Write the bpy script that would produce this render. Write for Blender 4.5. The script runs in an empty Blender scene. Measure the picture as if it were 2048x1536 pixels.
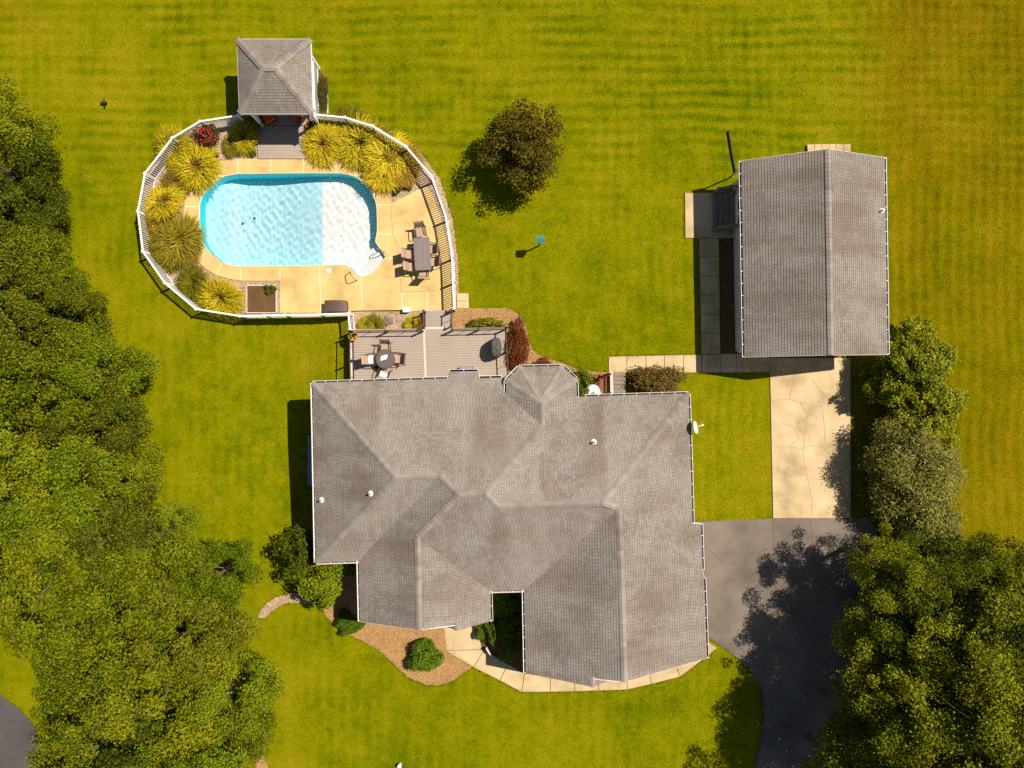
import bpy, bmesh, math, random
import numpy as np
from mathutils import Vector, Matrix
from mathutils.geometry import tessellate_polygon

# ------------------------------------------------------------------ camera, sky, sun, exposure
scene = bpy.context.scene
COL = scene.collection
CAM_H, FPX = 38.4, 1420.0            # drone height over the lawn; focal length in photo pixels (2048 wide)
cam_d = bpy.data.cameras.new('camera')
cam_d.sensor_width = 36.0
cam_d.lens = 36.0 * FPX / 2048.0
cam_d.clip_start = 0.5
cam_d.clip_end = 2000.0
cam = bpy.data.objects.new('camera', cam_d)
cam.location = (0, 0, CAM_H)         # looking straight down, photo top = +Y
COL.objects.link(cam)
scene.camera = cam

SUN = Vector((0.62, 0.275, 1.0)).normalized()
SUN_EL = math.asin(SUN.z)
SUN_AZ = math.atan2(SUN.x, SUN.y)
world = bpy.data.worlds.new('World')
scene.world = world
world.use_nodes = True
wn = world.node_tree
wn.nodes.clear()
sky = wn.nodes.new('ShaderNodeTexSky')
sky.sky_type = 'NISHITA'
sky.sun_disc = False
sky.sun_elevation = SUN_EL
sky.sun_rotation = SUN_AZ
bg = wn.nodes.new('ShaderNodeBackground')
bg.inputs['Strength'].default_value = 0.05
wo = wn.nodes.new('ShaderNodeOutputWorld')
wn.links.new(sky.outputs[0], bg.inputs['Color'])
wn.links.new(bg.outputs[0], wo.inputs['Surface'])

sun_d = bpy.data.lights.new('sun', 'SUN')
sun_d.energy = 5.0
sun_d.angle = math.radians(0.5)
sun_d.cycles.use_multiple_importance_sampling = False
sun_d.cycles.is_caustics_light = True
sun_d.color = (1.0, 0.90, 0.76)
sun = bpy.data.objects.new('sun', sun_d)
sun.rotation_euler = (-SUN).to_track_quat('-Z', 'Y').to_euler()
sun.location = SUN * 120
COL.objects.link(sun)

scene.view_settings.view_transform = 'Standard'
scene.view_settings.look = 'None'
scene.view_settings.gamma = 1.0
scene.view_settings.exposure = 0.42
scene.view_settings.use_curve_mapping = False
scene.render.engine = 'CYCLES'
scene.cycles.max_bounces = 12
scene.cycles.diffuse_bounces = 6
scene.cycles.transparent_max_bounces = 12
scene.cycles.caustics_reflective = False
scene.cycles.caustics_refractive = True
scene.cycles.use_denoising = False

# ------------------------------------------------------------------ helpers
RS = np.random.RandomState(11)
random.seed(7)

def P(px, py, z=0.0):
    """photo pixel seen at height z -> world point"""
    k = (CAM_H - z) / FPX
    return Vector(((px - 1024) * k, -(py - 768) * k, z))

def hollow(x, y):
    """the lawn dips a little on the west side of the house"""
    return -0.55 * np.exp(-((x + 12.0) / 3.0) ** 2 - ((y + 2.2) / 4.6) ** 2)

class MB:
    def __init__(s):
        s.v, s.f, s.m, s.uv = [], [], [], []
    def add(s, verts, faces, mat=0):
        o = len(s.v)
        s.v.extend([tuple(p) for p in verts])
        s.f.extend([tuple(i + o for i in f) for f in faces])
        s.m.extend([mat] * len(faces))
    def box(s, c, size, rz=0.0, rot=None, mat=0, taper=1.0):
        hx, hy, hz = size[0] / 2, size[1] / 2, size[2] / 2
        R = rot if rot is not None else Matrix.Rotation(rz, 3, 'Z')
        vs = []
        for dz in (-1, 1):
            t = taper if dz > 0 else 1.0
            for dx, dy in ((-1, -1), (1, -1), (1, 1), (-1, 1)):
                vs.append(Vector(c) + R @ Vector((dx * hx * t, dy * hy * t, dz * hz)))
        s.add(vs, [(3, 2, 1, 0), (4, 5, 6, 7), (0, 1, 5, 4), (1, 2, 6, 5), (2, 3, 7, 6), (3, 0, 4, 7)], mat)
    def beam(s, a, b, w, h, mat=0):
        a, b = Vector(a), Vector(b)
        d = b - a
        L = d.length
        if L < 1e-6: return
        x = d / L
        up = Vector((0, 0, 1)) if abs(x.z) < 0.95 else Vector((0, 1, 0))
        y = up.cross(x).normalized()
        z = x.cross(y)
        R = Matrix((x, y, z)).transposed()
        s.box((a + b) / 2, (L, w, h), rot=R, mat=mat)
    def prism(s, poly, z0, z1, mat=0, bottom=True):
        """poly: list of xy; z1 top, z0 bottom (numbers)"""
        n = len(poly)
        ar = sum(poly[i][0] * poly[(i + 1) % n][1] - poly[(i + 1) % n][0] * poly[i][1] for i in range(n))
        if ar < 0: poly = poly[::-1]
        lo = [(p[0], p[1], z0) for p in poly]
        hi = [(p[0], p[1], z1) for p in poly]
        tri = tessellate_polygon([[Vector((p[0], p[1], 0)) for p in poly]])
        o = len(s.v)
        s.v.extend(lo + hi)
        fs = []
        for t in tri:
            a, b, c = t
            A, B, C = poly[a], poly[b], poly[c]
            if (B[0] - A[0]) * (C[1] - A[1]) - (B[1] - A[1]) * (C[0] - A[0]) < 0: b, c = c, b
            fs.append((o + n + a, o + n + b, o + n + c))
            if bottom: fs.append((o + c, o + b, o + a))
        for i in range(n):
            j = (i + 1) % n
            fs.append((o + i, o + j, o + n + j, o + n + i))
        s.f.extend(fs)
        s.m.extend([mat] * len(fs))
    def tube(s, pts, r, n=8, mat=0, cap=True):
        pts = [Vector(p) for p in pts]
        rs = r if isinstance(r, (list, tuple)) else [r] * len(pts)
        o = len(s.v)
        prev = None
        for i, p in enumerate(pts):
            d = (pts[min(i + 1, len(pts) - 1)] - pts[max(i - 1, 0)]).normalized()
            if prev is None:
                a = d.orthogonal().normalized()
            else:
                a = (prev - d * prev.dot(d)).normalized()
            prev = a
            b = d.cross(a)
            for k in range(n):
                t = 2 * math.pi * k / n
                s.v.append(tuple(p + (a * math.cos(t) + b * math.sin(t)) * rs[i]))
        fs = []
        for i in range(len(pts) - 1):
            for k in range(n):
                k2 = (k + 1) % n
                fs.append((o + i * n + k, o + i * n + k2, o + (i + 1) * n + k2, o + (i + 1) * n + k))
        if cap:
            fs.append(tuple(o + k for k in range(n))[::-1])
            e = o + (len(pts) - 1) * n
            fs.append(tuple(e + k for k in range(n)))
        s.f.extend(fs)
        s.m.extend([mat] * len(fs))
    def lathe(s, prof, c=(0, 0, 0), n=20, mat=0, sx=1.0, sy=1.0, rz=0.0, cap=True):
        o = len(s.v)
        cr, sr = math.cos(rz), math.sin(rz)
        for r, z in prof:
            for k in range(n):
                t = 2 * math.pi * k / n
                x, y = r * math.cos(t) * sx, r * math.sin(t) * sy
                s.v.append((c[0] + x * cr - y * sr, c[1] + x * sr + y * cr, c[2] + z))
        fs = []
        for i in range(len(prof) - 1):
            for k in range(n):
                k2 = (k + 1) % n
                fs.append((o + i * n + k, o + i * n + k2, o + (i + 1) * n + k2, o + (i + 1) * n + k))
        e = o + (len(prof) - 1) * n
        if cap and prof[-1][0] > 1e-4: fs.append(tuple(e + k for k in range(n)))
        if cap and prof[0][0] > 1e-4: fs.append(tuple(o + k for k in range(n))[::-1])
        s.f.extend(fs)
        s.m.extend([mat] * len(fs))
    def mesh(s, name, mats, smooth=False, off=(0, 0, 0)):
        me = bpy.data.meshes.new(name)
        ox, oy, oz = off
        me.from_pydata([(x - ox, y - oy, z - oz) for x, y, z in s.v], [], s.f)
        for m in (mats if isinstance(mats, (list, tuple)) else [mats]): me.materials.append(m)
        if any(s.m): me.polygons.foreach_set('material_index', s.m)
        if smooth: me.polygons.foreach_set('use_smooth', [True] * len(s.f))
        me.update()
        return me
    def build(s, name, mats, parent=None, smooth=False, bevel=0.0):
        """vertices are world coordinates; parents here are never rotated"""
        me = s.mesh(name, mats, smooth, origin(parent))
        o = link(name, me, parent)
        if bevel:
            b = o.modifiers.new('bevel', 'BEVEL'); b.width = bevel; b.segments = 2; b.limit_method = 'ANGLE'
        return o

def origin(o):
    p = Vector((0, 0, 0))
    while o is not None:
        p += o.location
        o = o.parent
    return p

def link(name, me, parent=None):
    o = bpy.data.objects.new(name, me)
    COL.objects.link(o)
    o.parent = parent
    return o

def tag(o, label=None, cat=None, group=None, kind=None):
    if label: o['label'] = label
    if cat: o['category'] = cat
    if group: o['group'] = group
    if kind: o['kind'] = kind
    return o

def thing(name, label, cat, loc=(0, 0, 0), group=None, rz=0.0):
    o = bpy.data.objects.new(name, None)
    o.empty_display_size = 0.2
    COL.objects.link(o)
    o.location = loc
    o.rotation_euler = (0, 0, rz)
    return tag(o, label, cat, group)

def copy_tree(o, parent=None):
    c = o.copy()
    COL.objects.link(c)
    c.parent = parent
    for ch in o.children: copy_tree(ch, c)
    return c

def structure(name, mb, mats, **k):
    return tag(mb.build(name, mats, None, **k), kind='structure')

def spline(pts, n=8, closed=True):
    """Catmull-Rom through pixel or world points"""
    out = []
    N = len(pts)
    rng = range(N) if closed else range(N - 1)
    for i in rng:
        g = lambda k: pts[k % N] if closed else pts[min(max(k, 0), N - 1)]
        p0, p1, p2, p3 = g(i - 1), g(i), g(i + 1), g(i + 2)
        for k in range(n):
            t = k / n
            out.append(tuple(0.5 * (2 * p1[j] + (p2[j] - p0[j]) * t + (2 * p0[j] - 5 * p1[j] + 4 * p2[j] - p3[j]) * t * t
                                    + (3 * p1[j] - p0[j] - 3 * p2[j] + p3[j]) * t ** 3) for j in (0, 1)))
    if not closed: out.append(tuple(pts[-1][:2]))
    return out

def pxy(pts, z=0.0):
    return [tuple(P(a, b, z)[:2]) for a, b in pts]

def rough_edge(poly, amp, step=0.18, seed=0):
    r = random.Random(seed)
    out = []
    n = len(poly)
    for i in range(n):
        a, b = poly[i], poly[(i + 1) % n]
        L = math.hypot(b[0] - a[0], b[1] - a[1])
        k = max(1, int(L / step))
        for j in range(k):
            t = j / k
            out.append((a[0] + (b[0] - a[0]) * t + r.uniform(-amp, amp), a[1] + (b[1] - a[1]) * t + r.uniform(-amp, amp)))
    return out

def inside(xs, ys, poly):
    res = np.zeros(len(xs), bool)
    n = len(poly)
    j = n - 1
    for i in range(n):
        xi, yi = poly[i][:2]; xj, yj = poly[j][:2]
        if yi != yj:
            c = ((yi > ys) != (yj > ys)) & (xs < (xj - xi) * (ys - yi) / (yj - yi) + xi)
            res ^= c
        j = i
    return res

# ------------------------------------------------------------------ materials
class NT:
    def __init__(s, name):
        s.mat = bpy.data.materials.new(name)
        s.mat.use_nodes = True
        s.t = s.mat.node_tree
        s.t.nodes.clear()
        s.out = s.n('ShaderNodeOutputMaterial')
    def n(s, typ, ins=None, **props):
        nd = s.t.nodes.new(typ)
        for k, v in props.items(): setattr(nd, k, v)
        for k, v in (ins or {}).items(): s.set(nd.inputs[k], v)
        return nd
    def set(s, sock, v):
        if isinstance(v, bpy.types.NodeSocket): s.t.links.new(v, sock)
        elif isinstance(v, bpy.types.Node): s.t.links.new(v.outputs[0], sock)
        else:
            if sock.type == 'RGBA' and len(v) == 3: v = (*v, 1)
            sock.default_value = v
    def pos(s): return s.n('ShaderNodeNewGeometry').outputs['Position']
    def obj(s): return s.n('ShaderNodeTexCoord').outputs['Object']
    def noise(s, vec, scale, detail=4.0, rough=0.55, dist=0.0):
        return s.n('ShaderNodeTexNoise', {'Vector': vec, 'Scale': scale, 'Detail': detail, 'Roughness': rough, 'Distortion': dist}).outputs['Fac']
    def math(s, op, a, b=0.0, c=0.0, clamp=False):
        nd = s.n('ShaderNodeMath', operation=op, use_clamp=clamp)
        s.set(nd.inputs[0], a); s.set(nd.inputs[1], b); s.set(nd.inputs[2], c)
        return nd.outputs[0]
    def ramp(s, fac, stops, interp='LINEAR'):
        nd = s.n('ShaderNodeValToRGB', {'Fac': fac})
        cr = nd.color_ramp
        cr.interpolation = interp
        while len(cr.elements) < len(stops): cr.elements.new(0.5)
        for e, (p, c) in zip(cr.elements, stops):
            e.position = p
            e.color = (*c, 1) if len(c) == 3 else c
        return nd.outputs['Color']
    def mix(s, fac, a, b, blend='MIX'):
        nd = s.n('ShaderNodeMix', data_type='RGBA', blend_type=blend)
        s.set(nd.inputs[0], fac); s.set(nd.inputs[6], a); s.set(nd.inputs[7], b)
        return nd.outputs[2]
    def map(s, v, a, b, c, d):
        return s.n('ShaderNodeMapRange', {'Value': v, 'From Min': a, 'From Max': b, 'To Min': c, 'To Max': d}).outputs[0]
    def scale(s, vec, sc, rot=(0, 0, 0)):
        return s.n('ShaderNodeMapping', {'Vector': vec, 'Scale': sc, 'Rotation': rot}).outputs[0]
    def bump(s, h, strength, dist):
        return s.n('ShaderNodeBump', {'Height': h, 'Strength': strength, 'Distance': dist}).outputs[0]
    def done(s, color, rough=0.8, spec=0.3, normal=None, metal=0.0, **kw):
        b = s.n('ShaderNodeBsdfPrincipled', {'Base Color': color, 'Roughness': rough, 'Specular IOR Level': spec, 'Metallic': metal})
        if normal is not None: s.set(b.inputs['Normal'], normal)
        for k, v in kw.items(): s.set(b.inputs[k], v)
        s.t.links.new(b.outputs[0], s.out.inputs['Surface'])
        return s.mat

def plain(name, col, rough=0.6, spec=0.3, metal=0.0, var=0.12, scale=6.0, bump=0.0):
    m = NT(name)
    v = m.obj()
    n = m.noise(v, scale, 5.0)
    n2 = m.noise(v, scale * 9, 3.0)
    f = m.math('ADD', m.math('MULTIPLY', n, 0.6), m.math('MULTIPLY', n2, 0.4))
    c = m.ramp(f, [(0.25, [x * (1 - var) for x in col]), (0.75, [min(1, x * (1 + var)) for x in col])])
    nm = m.bump(n2, bump, 0.01) if bump else None
    return m.done(c, rough, spec, nm, metal)

def speckle(name, stops, scale_big, scale_small, bump=0.6, dist=0.02, rough=0.95, kind='noise', mix=0.5):
    m = NT(name)
    v = m.pos()
    n = m.noise(v, scale_big, 5.0)
    if kind == 'voronoi':
        vo = m.n('ShaderNodeTexVoronoi', {'Vector': v, 'Scale': scale_small})
        s2 = m.n('ShaderNodeSeparateColor', {'Color': vo.outputs['Color']}).outputs[0]
        h = m.math('SUBTRACT', 1.0, vo.outputs['Distance'])
    else:
        s2 = m.noise(v, scale_small, 6.0, 0.7)
        h = s2
    f = m.math('ADD', m.math('MULTIPLY', n, 1 - mix), m.math('MULTIPLY', s2, mix))
    return m.done(m.ramp(f, stops), rough, 0.2, m.bump(h, bump, dist))

def lawn_material():
    m = NT('lawn')
    v = m.pos()
    sep = m.n('ShaderNodeSeparateXYZ', {'Vector': v})
    x, y = sep.outputs[0], sep.outputs[1]
    big = m.noise(v, 0.10, 4.0, 0.6)
    mid = m.noise(v, 0.55, 6.0, 0.68)
    fine = m.noise(v, 11.0, 6.0, 0.8)
    # mower stripes: rows across the back lawn, columns on the east field
    warp = m.math('MULTIPLY', m.noise(v, 0.12, 2.0), 1.2)
    sy = m.math('SINE', m.math('MULTIPLY', m.math('ADD', y, warp), 9.2))
    sx = m.math('SINE', m.math('MULTIPLY', m.math('ADD', x, warp), 9.8))
    sel_n = m.map(y, 8.0, 13.0, 0.0, 1.0)
    sel_e = m.map(x, 16.0, 22.0, 0.0, 1.0)
    st = m.math('ADD', m.math('MULTIPLY', sy, m.math('MULTIPLY', sel_n, m.map(m.noise(v, 0.3, 2.0), 0.35, 0.65, 0.008, 0.05))), m.math('MULTIPLY', sx, m.math('ADD', m.math('MULTIPLY', sel_e, 0.022), m.map(m.noise(v, 0.25, 2.0), 0.4, 0.7, 0.0, 0.03))))
    f = m.math('ADD', m.math('MULTIPLY', big, 0.30), m.math('MULTIPLY', mid, 0.34))
    f = m.math('ADD', f, m.math('MULTIPLY', m.noise(v, 2.6, 6.0, 0.75), 0.22))
    f = m.math('ADD', m.math('ADD', f, m.math('MULTIPLY', fine, 0.24)), st)
    green = m.ramp(f, [(0.41, (0.058, 0.090, 0.001)), (0.49, (0.122, 0.145, 0.001)), (0.56, (0.186, 0.186, 0.0015)), (0.66, (0.26, 0.21, 0.006))])
    dry = m.ramp(f, [(0.41, (0.088, 0.075, 0.001)), (0.50, (0.142, 0.104, 0.001)), (0.57, (0.174, 0.116, 0.0015)), (0.68, (0.222, 0.142, 0.005))])
    # the unwatered field on the far right and along the back is drier
    edge = m.math('ADD', m.math('ADD', m.map(x, 17.0, 21.5, -0.12, 0.62), m.map(y, 6.0, 22.0, -0.05, 0.16)), m.map(m.noise(v, 0.16, 5.0, 0.6), 0.3, 0.7, -0.26, 0.26), clamp=True)
    c = m.mix(edge, green, dry)
    # worn straw patches
    straw = m.map(m.noise(v, 0.9, 7.0, 0.7, 0.4), 0.66, 0.74, 0.0, 0.75)
    c = m.mix(m.math('MULTIPLY', straw, m.map(y, -5.0, -12.0, 0.35, 1.0)), c, (0.34, 0.22, 0.035))
    # deep-green clover patches
    clover = m.map(m.noise(v, 0.75, 6.0, 0.7), 0.28, 0.40, 0.45, 0.0)
    c = m.mix(clover, c, (0.05, 0.075, 0.003))
    # blade-scale grain
    grain = m.map(m.noise(v, 16.0, 3.0, 0.8), 0.32, 0.68, 0.62, 1.28)
    k = m.math('MULTIPLY', grain, 1.02)
    c = m.mix(1.0, c, m.n('ShaderNodeCombineColor', {0: k, 1: k, 2: k}).outputs[0], 'MULTIPLY')
    return m.done(c, 0.95, 0.0, m.bump(fine, 0.8, 0.05))

def shingle_material(name, base, k=1.0):
    m = NT(name)
    uv = m.n('ShaderNodeUVMap', uv_map='UVMap').outputs[0]
    sp = m.n('ShaderNodeSeparateXYZ', {'Vector': uv})
    cell = m.n('ShaderNodeCombineXYZ', {'X': m.math('FLOOR', sp.outputs[0]), 'Y': m.math('FLOOR', sp.outputs[1])})
    wn_ = m.n('ShaderNodeTexWhiteNoise', {'Vector': cell.outputs[0]}, noise_dimensions='2D').outputs['Value']
    p = m.pos()
    stain = m.noise(p, 0.35, 5.0, 0.62, 0.3)
    st2 = m.noise(p, 1.3, 6.0, 0.7)
    gran = m.noise(p, 40.0, 3.0, 0.7)
    f = m.math('ADD', m.math('MULTIPLY', wn_, 0.16), m.math('ADD', m.math('MULTIPLY', stain, 0.62), m.math('MULTIPLY', gran, 0.14)))
    f = m.math('ADD', f, m.math('MULTIPLY', st2, 0.28))
    a = [c * 0.68 * k for c in base]; b = [c * k for c in base]; d = [min(1, c * 1.22 * k) for c in base]
    c = m.ramp(f, [(0.42, a), (0.60, b), (0.80, d)])
    sv = m.n('ShaderNodeCombineXYZ', {'X': m.math('MULTIPLY', sp.outputs[0], 0.17), 'Y': m.math('MULTIPLY', sp.outputs[1], 0.022), 'Z': m.math('MULTIPLY', m.n('ShaderNodeObjectInfo').outputs['Random'], 40.0)}).outputs[0]
    brown = m.map(m.math('ADD', m.math('MULTIPLY', m.noise(sv, 1.1, 4.0, 0.6), 0.6), m.math('MULTIPLY', m.noise(p, 0.45, 4.0, 0.6), 0.4)), 0.0, 1.0, 0.0, 1.0)
    # brown algae streaks, the same on every slope
    brown = m.math('MULTIPLY', m.math('DIVIDE', m.math('SUBTRACT', brown, 0.46), 0.17, clamp=True), 0.65)
    c = m.mix(brown, c, (base[0] * 0.63, base[1] * 0.52, base[2] * 0.43))
    # gaps between the tabs
    fr = m.math('FRACT', sp.outputs[0])
    gap = m.math('LESS_THAN', fr, 0.16)
    c = m.mix(m.math('MULTIPLY', gap, 0.42), c, (0.05, 0.045, 0.04))
    return m.done(c, 0.92, 0.25, m.bump(gran, 0.5, 0.01))

def leaf_material(name, stops, trans=0.22, rough=0.6, spec=0.08):
    m = NT(name)
    ri = m.n('ShaderNodeNewGeometry').outputs['Random Per Island']
    orr = m.n('ShaderNodeObjectInfo').outputs['Random']
    big = m.noise(m.pos(), 0.8, 3.0)
    f = m.math('ADD', m.math('MULTIPLY', ri, 0.62), m.math('ADD', m.math('MULTIPLY', m.math('SUBTRACT', orr, 0.5), 0.30), m.math('MULTIPLY', big, 0.38)))
    c = m.ramp(f, stops)
    b = m.n('ShaderNodeBsdfPrincipled', {'Base Color': c, 'Roughness': rough, 'Specular IOR Level': spec})
    t = m.n('ShaderNodeBsdfTranslucent', {'Color': c})
    mx = m.n('ShaderNodeMixShader', {0: trans, 1: b.outputs[0], 2: t.outputs[0]})
    m.t.links.new(mx.outputs[0], m.out.inputs['Surface'])
    return m.mat

def water_material():
    m = NT('pool_water')
    gl = m.n('ShaderNodeBsdfGlass', {'Color': (1.0, 1.0, 1.0, 1), 'Roughness': 0.0, 'IOR': 1.33})
    m.t.links.new(gl.outputs[0], m.out.inputs['Surface'])
    return m.mat

M = {}
M['lawn'] = lawn_material()
M['asphalt'] = speckle('asphalt', [(0.36, (0.105, 0.086, 0.072)), (0.48, (0.155, 0.128, 0.105)), (0.62, (0.205, 0.168, 0.134))], 0.5, 30.0, 0.5, 0.012, mix=0.35)
M['road'] = speckle('road_asphalt', [(0.3, (0.055, 0.05, 0.052)), (0.7, (0.10, 0.09, 0.09))], 0.6, 45.0, 0.5, 0.012, mix=0.35)
M['concrete'] = speckle('concrete', [(0.36, (0.33, 0.245, 0.135)), (0.48, (0.49, 0.37, 0.205)), (0.64, (0.60, 0.465, 0.28))], 0.7, 22.0, 0.25, 0.008, mix=0.3)
M['pool_concrete'] = speckle('pool_concrete', [(0.34, (0.42, 0.285, 0.11)), (0.48, (0.56, 0.40, 0.16)), (0.66, (0.65, 0.48, 0.215))], 0.8, 20.0, 0.25, 0.008, mix=0.28)
M['joint'] = plain('joint_filler', (0.72, 0.60, 0.40), 0.8)
M['crack'] = plain('crack_dirt', (0.33, 0.235, 0.125), 0.95, 0.1, var=0.4, scale=3.0)
M['mulch'] = speckle('mulch', [(0.25, (0.17, 0.09, 0.035)), (0.45, (0.38, 0.215, 0.085)), (0.70, (0.52, 0.32, 0.14))], 1.6, 26.0, 1.0, 0.05, mix=0.7)
M['dark_mulch'] = speckle('dark_mulch', [(0.25, (0.05, 0.027, 0.012)), (0.5, (0.13, 0.07, 0.03)), (0.75, (0.22, 0.12, 0.05))], 2.0, 28.0, 1.0, 0.04, mix=0.65)
M['gravel'] = speckle('gravel', [(0.2, (0.22, 0.13, 0.07)), (0.45, (0.40, 0.27, 0.15)), (0.65, (0.50, 0.38, 0.26)), (0.85, (0.62, 0.53, 0.42))], 2.0, 27.0, 1.0, 0.03, kind='voronoi', mix=0.62)
M['shingle'] = shingle_material('asphalt_shingle', (0.258, 0.227, 0.199))
M['shingle_edge'] = plain('shingle_butt', (0.16, 0.135, 0.115), 0.95, 0.1, var=0.2)  # dark asphalt butts; the tone also deepens the shadow lines between courses
M['cap'] = shingle_material('ridge_shingle', (0.258, 0.229, 0.203), 1.0)
M['white'] = plain('white_paint', (0.80, 0.79, 0.78), 0.45, 0.4, var=0.04)
M['gutter_dirt'] = plain('gutter_sludge', (0.12, 0.10, 0.09), 0.9, 0.2, var=0.3)
M['siding'] = plain('pale_siding', (0.62, 0.62, 0.58), 0.6, var=0.05)
M['soffit'] = plain('soffit', (0.6, 0.6, 0.57), 0.7, var=0.05)
M['glass'] = plain('window_glass', (0.03, 0.035, 0.045), 0.06, 0.8, var=0.1)
M['trim'] = plain('window_trim', (0.75, 0.75, 0.74), 0.5, var=0.05)
M['deck'] = plain('deck_board', (0.35, 0.285, 0.235), 0.7, 0.25, var=0.13, scale=1.2)
M['deck_pale'] = plain('pale_deck_board', (0.55, 0.49, 0.42), 0.65, 0.25, var=0.06)
M['deck_side'] = plain('deck_frame', (0.22, 0.155, 0.10), 0.8, var=0.2)
M['old_wood'] = plain('weathered_wood', (0.23, 0.185, 0.15), 0.85, var=0.35, scale=3.0)
M['red_wood'] = plain('stained_wood', (0.20, 0.075, 0.032), 0.75, var=0.3, scale=3.0)
M['rail'] = plain('bronze_rail', (0.055, 0.036, 0.026), 0.5, 0.4, var=0.15)
M['frame'] = plain('chair_frame', (0.07, 0.045, 0.032), 0.45, 0.4, var=0.15)
M['sling'] = plain('sling_fabric', (0.40, 0.275, 0.19), 0.8, var=0.1, scale=30)
M['table'] = plain('table_top', (0.185, 0.155, 0.145), 0.5, 0.4, var=0.14, scale=8)
M['table_dark'] = plain('round_table_top', (0.12, 0.10, 0.09), 0.35, 0.5, var=0.3, scale=5)
M['cloth'] = plain('white_cloth', (0.80, 0.80, 0.82), 0.9, var=0.05)
M['cover'] = plain('grill_cover_fabric', (0.085, 0.077, 0.066), 0.8, var=0.25, scale=5, bump=0.5)
M['chest'] = plain('brown_plastic', (0.095, 0.062, 0.045), 0.55, var=0.15)
M['terracotta'] = plain('terracotta', (0.46, 0.20, 0.08), 0.8, var=0.15)
M['yellow_pot'] = plain('ochre_pot', (0.55, 0.32, 0.06), 0.7, var=0.15)
M['cushion'] = plain('orange_cushion', (0.62, 0.10, 0.02), 0.85, var=0.12)
M['liner'] = plain('pool_liner', (0.52, 0.86, 1.0), 0.6, 0.2, var=0.05, scale=3)  # deep floor: the water's depth tint is put into this bluer colour
M['shallow_liner'] = plain('shallow_pool_liner', (0.95, 0.97, 0.98), 0.6, 0.2, var=0.04, scale=3)  # shallow floor kept near white, without the painted depth tint
M['blue_wall'] = plain('blue_pool_wall', (0.03, 0.88, 1.0), 0.5, 0.3, var=0.05, scale=3)
M['step_white'] = plain('white_pool_step', (0.92, 0.93, 0.94), 0.5, var=0.03)
M['water'] = water_material()
M['steel'] = plain('steel_tube', (0.45, 0.38, 0.33), 0.3, 0.5, 0.8, var=0.1)
M['teal'] = plain('teal_board', (0.05, 0.20, 0.19), 0.6, var=0.2)
M['black'] = plain('black_plastic', (0.012, 0.012, 0.012), 0.5, var=0.2)
M['feather'] = plain('black_feather', (0.01, 0.012, 0.009), 0.5, var=0.3)
M['stone'] = plain('grey_stone', (0.20, 0.15, 0.12), 0.9, var=0.35, scale=4, bump=0.6)
M['blue_box'] = plain('blue_grey_plastic', (0.20, 0.23, 0.28), 0.5, var=0.1)
M['bark'] = plain('bark', (0.13, 0.095, 0.065), 0.95, var=0.35, scale=3, bump=0.8)
G4 = lambda a, b, c, d: [(0.12, a), (0.38, b), (0.62, c), (0.88, d)]
M['leaf_wood'] = leaf_material('wood_leaf', G4((0.03071, 0.05743, 0.001456), (0.08701, 0.1277, 0.002184), (0.1637, 0.2106, 0.00364), (0.256, 0.2743, 0.008736)))
M['leaf_wood2'] = leaf_material('yellowing_wood_leaf', G4((0.03573, 0.05507, 0.001434), (0.1122, 0.1371, 0.00215), (0.194, 0.2142, 0.003584), (0.2858, 0.2631, 0.0086)))
M['leaf_deep'] = leaf_material('deep_wood_leaf', G4((0.02, 0.032, 0.002), (0.062, 0.082, 0.003), (0.125, 0.14, 0.005), (0.235, 0.215, 0.012)))
M['leaf_oak'] = leaf_material('oak_leaf', G4((0.027, 0.04387, 0.0015), (0.075, 0.1013, 0.002), (0.15, 0.1688, 0.004), (0.315, 0.3037, 0.009)))
M['leaf_maple'] = leaf_material('maple_leaf', G4((0.017, 0.02513, 0.0018), (0.07225, 0.06283, 0.0045), (0.1403, 0.1028, 0.0081), (0.221, 0.1314, 0.0162)))
M['leaf_dense'] = leaf_material('glossy_leaf', G4((0.0378, 0.0563, 0.0007), (0.1155, 0.1495, 0.0014), (0.252, 0.2728, 0.0035), (0.525, 0.4311, 0.0084)), 0.15, 0.5, 0.15)
M['leaf_olive'] = leaf_material('olive_leaf', G4((0.06348, 0.06693, 0.01118), (0.1524, 0.1472, 0.02329), (0.2539, 0.2409, 0.04657), (0.4063, 0.4016, 0.1118)))
M['leaf_box'] = leaf_material('boxwood_leaf', G4((0.03276, 0.06552, 0.004914), (0.0819, 0.1433, 0.006552), (0.1433, 0.2253, 0.009828), (0.2253, 0.2969, 0.01638)), 0.15)
M['leaf_light'] = leaf_material('light_leaf', G4((0.03035, 0.05202, 0.003468), (0.06936, 0.104, 0.005202), (0.117, 0.1561, 0.006936), (0.1734, 0.1907, 0.01214)))
M['leaf_red'] = leaf_material('barberry_leaf', G4((0.049, 0.0168, 0.0084), (0.119, 0.0308, 0.0126), (0.21, 0.0588, 0.0168), (0.308, 0.112, 0.028)))
M['leaf_autumn'] = leaf_material('turning_leaf', G4((0.0325, 0.0364, 0.0052), (0.0715, 0.0754, 0.0104), (0.143, 0.0884, 0.0182), (0.26, 0.117, 0.039)))
M['leaf_hosta'] = leaf_material('hosta_leaf', G4((0.036, 0.06, 0.006), (0.12, 0.156, 0.0084), (0.288, 0.264, 0.012), (0.408, 0.336, 0.036)))
M['rose'] = plain('rose_petal', (0.55, 0.012, 0.055), 0.6, var=0.3)
M['blade_y'] = leaf_material('golden_grass_blade', G4((0.2126, 0.1786, 0.0081), (0.4253, 0.3494, 0.0108), (0.6237, 0.4968, 0.0162), (0.7938, 0.5899, 0.0405)), 0.3)
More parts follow.
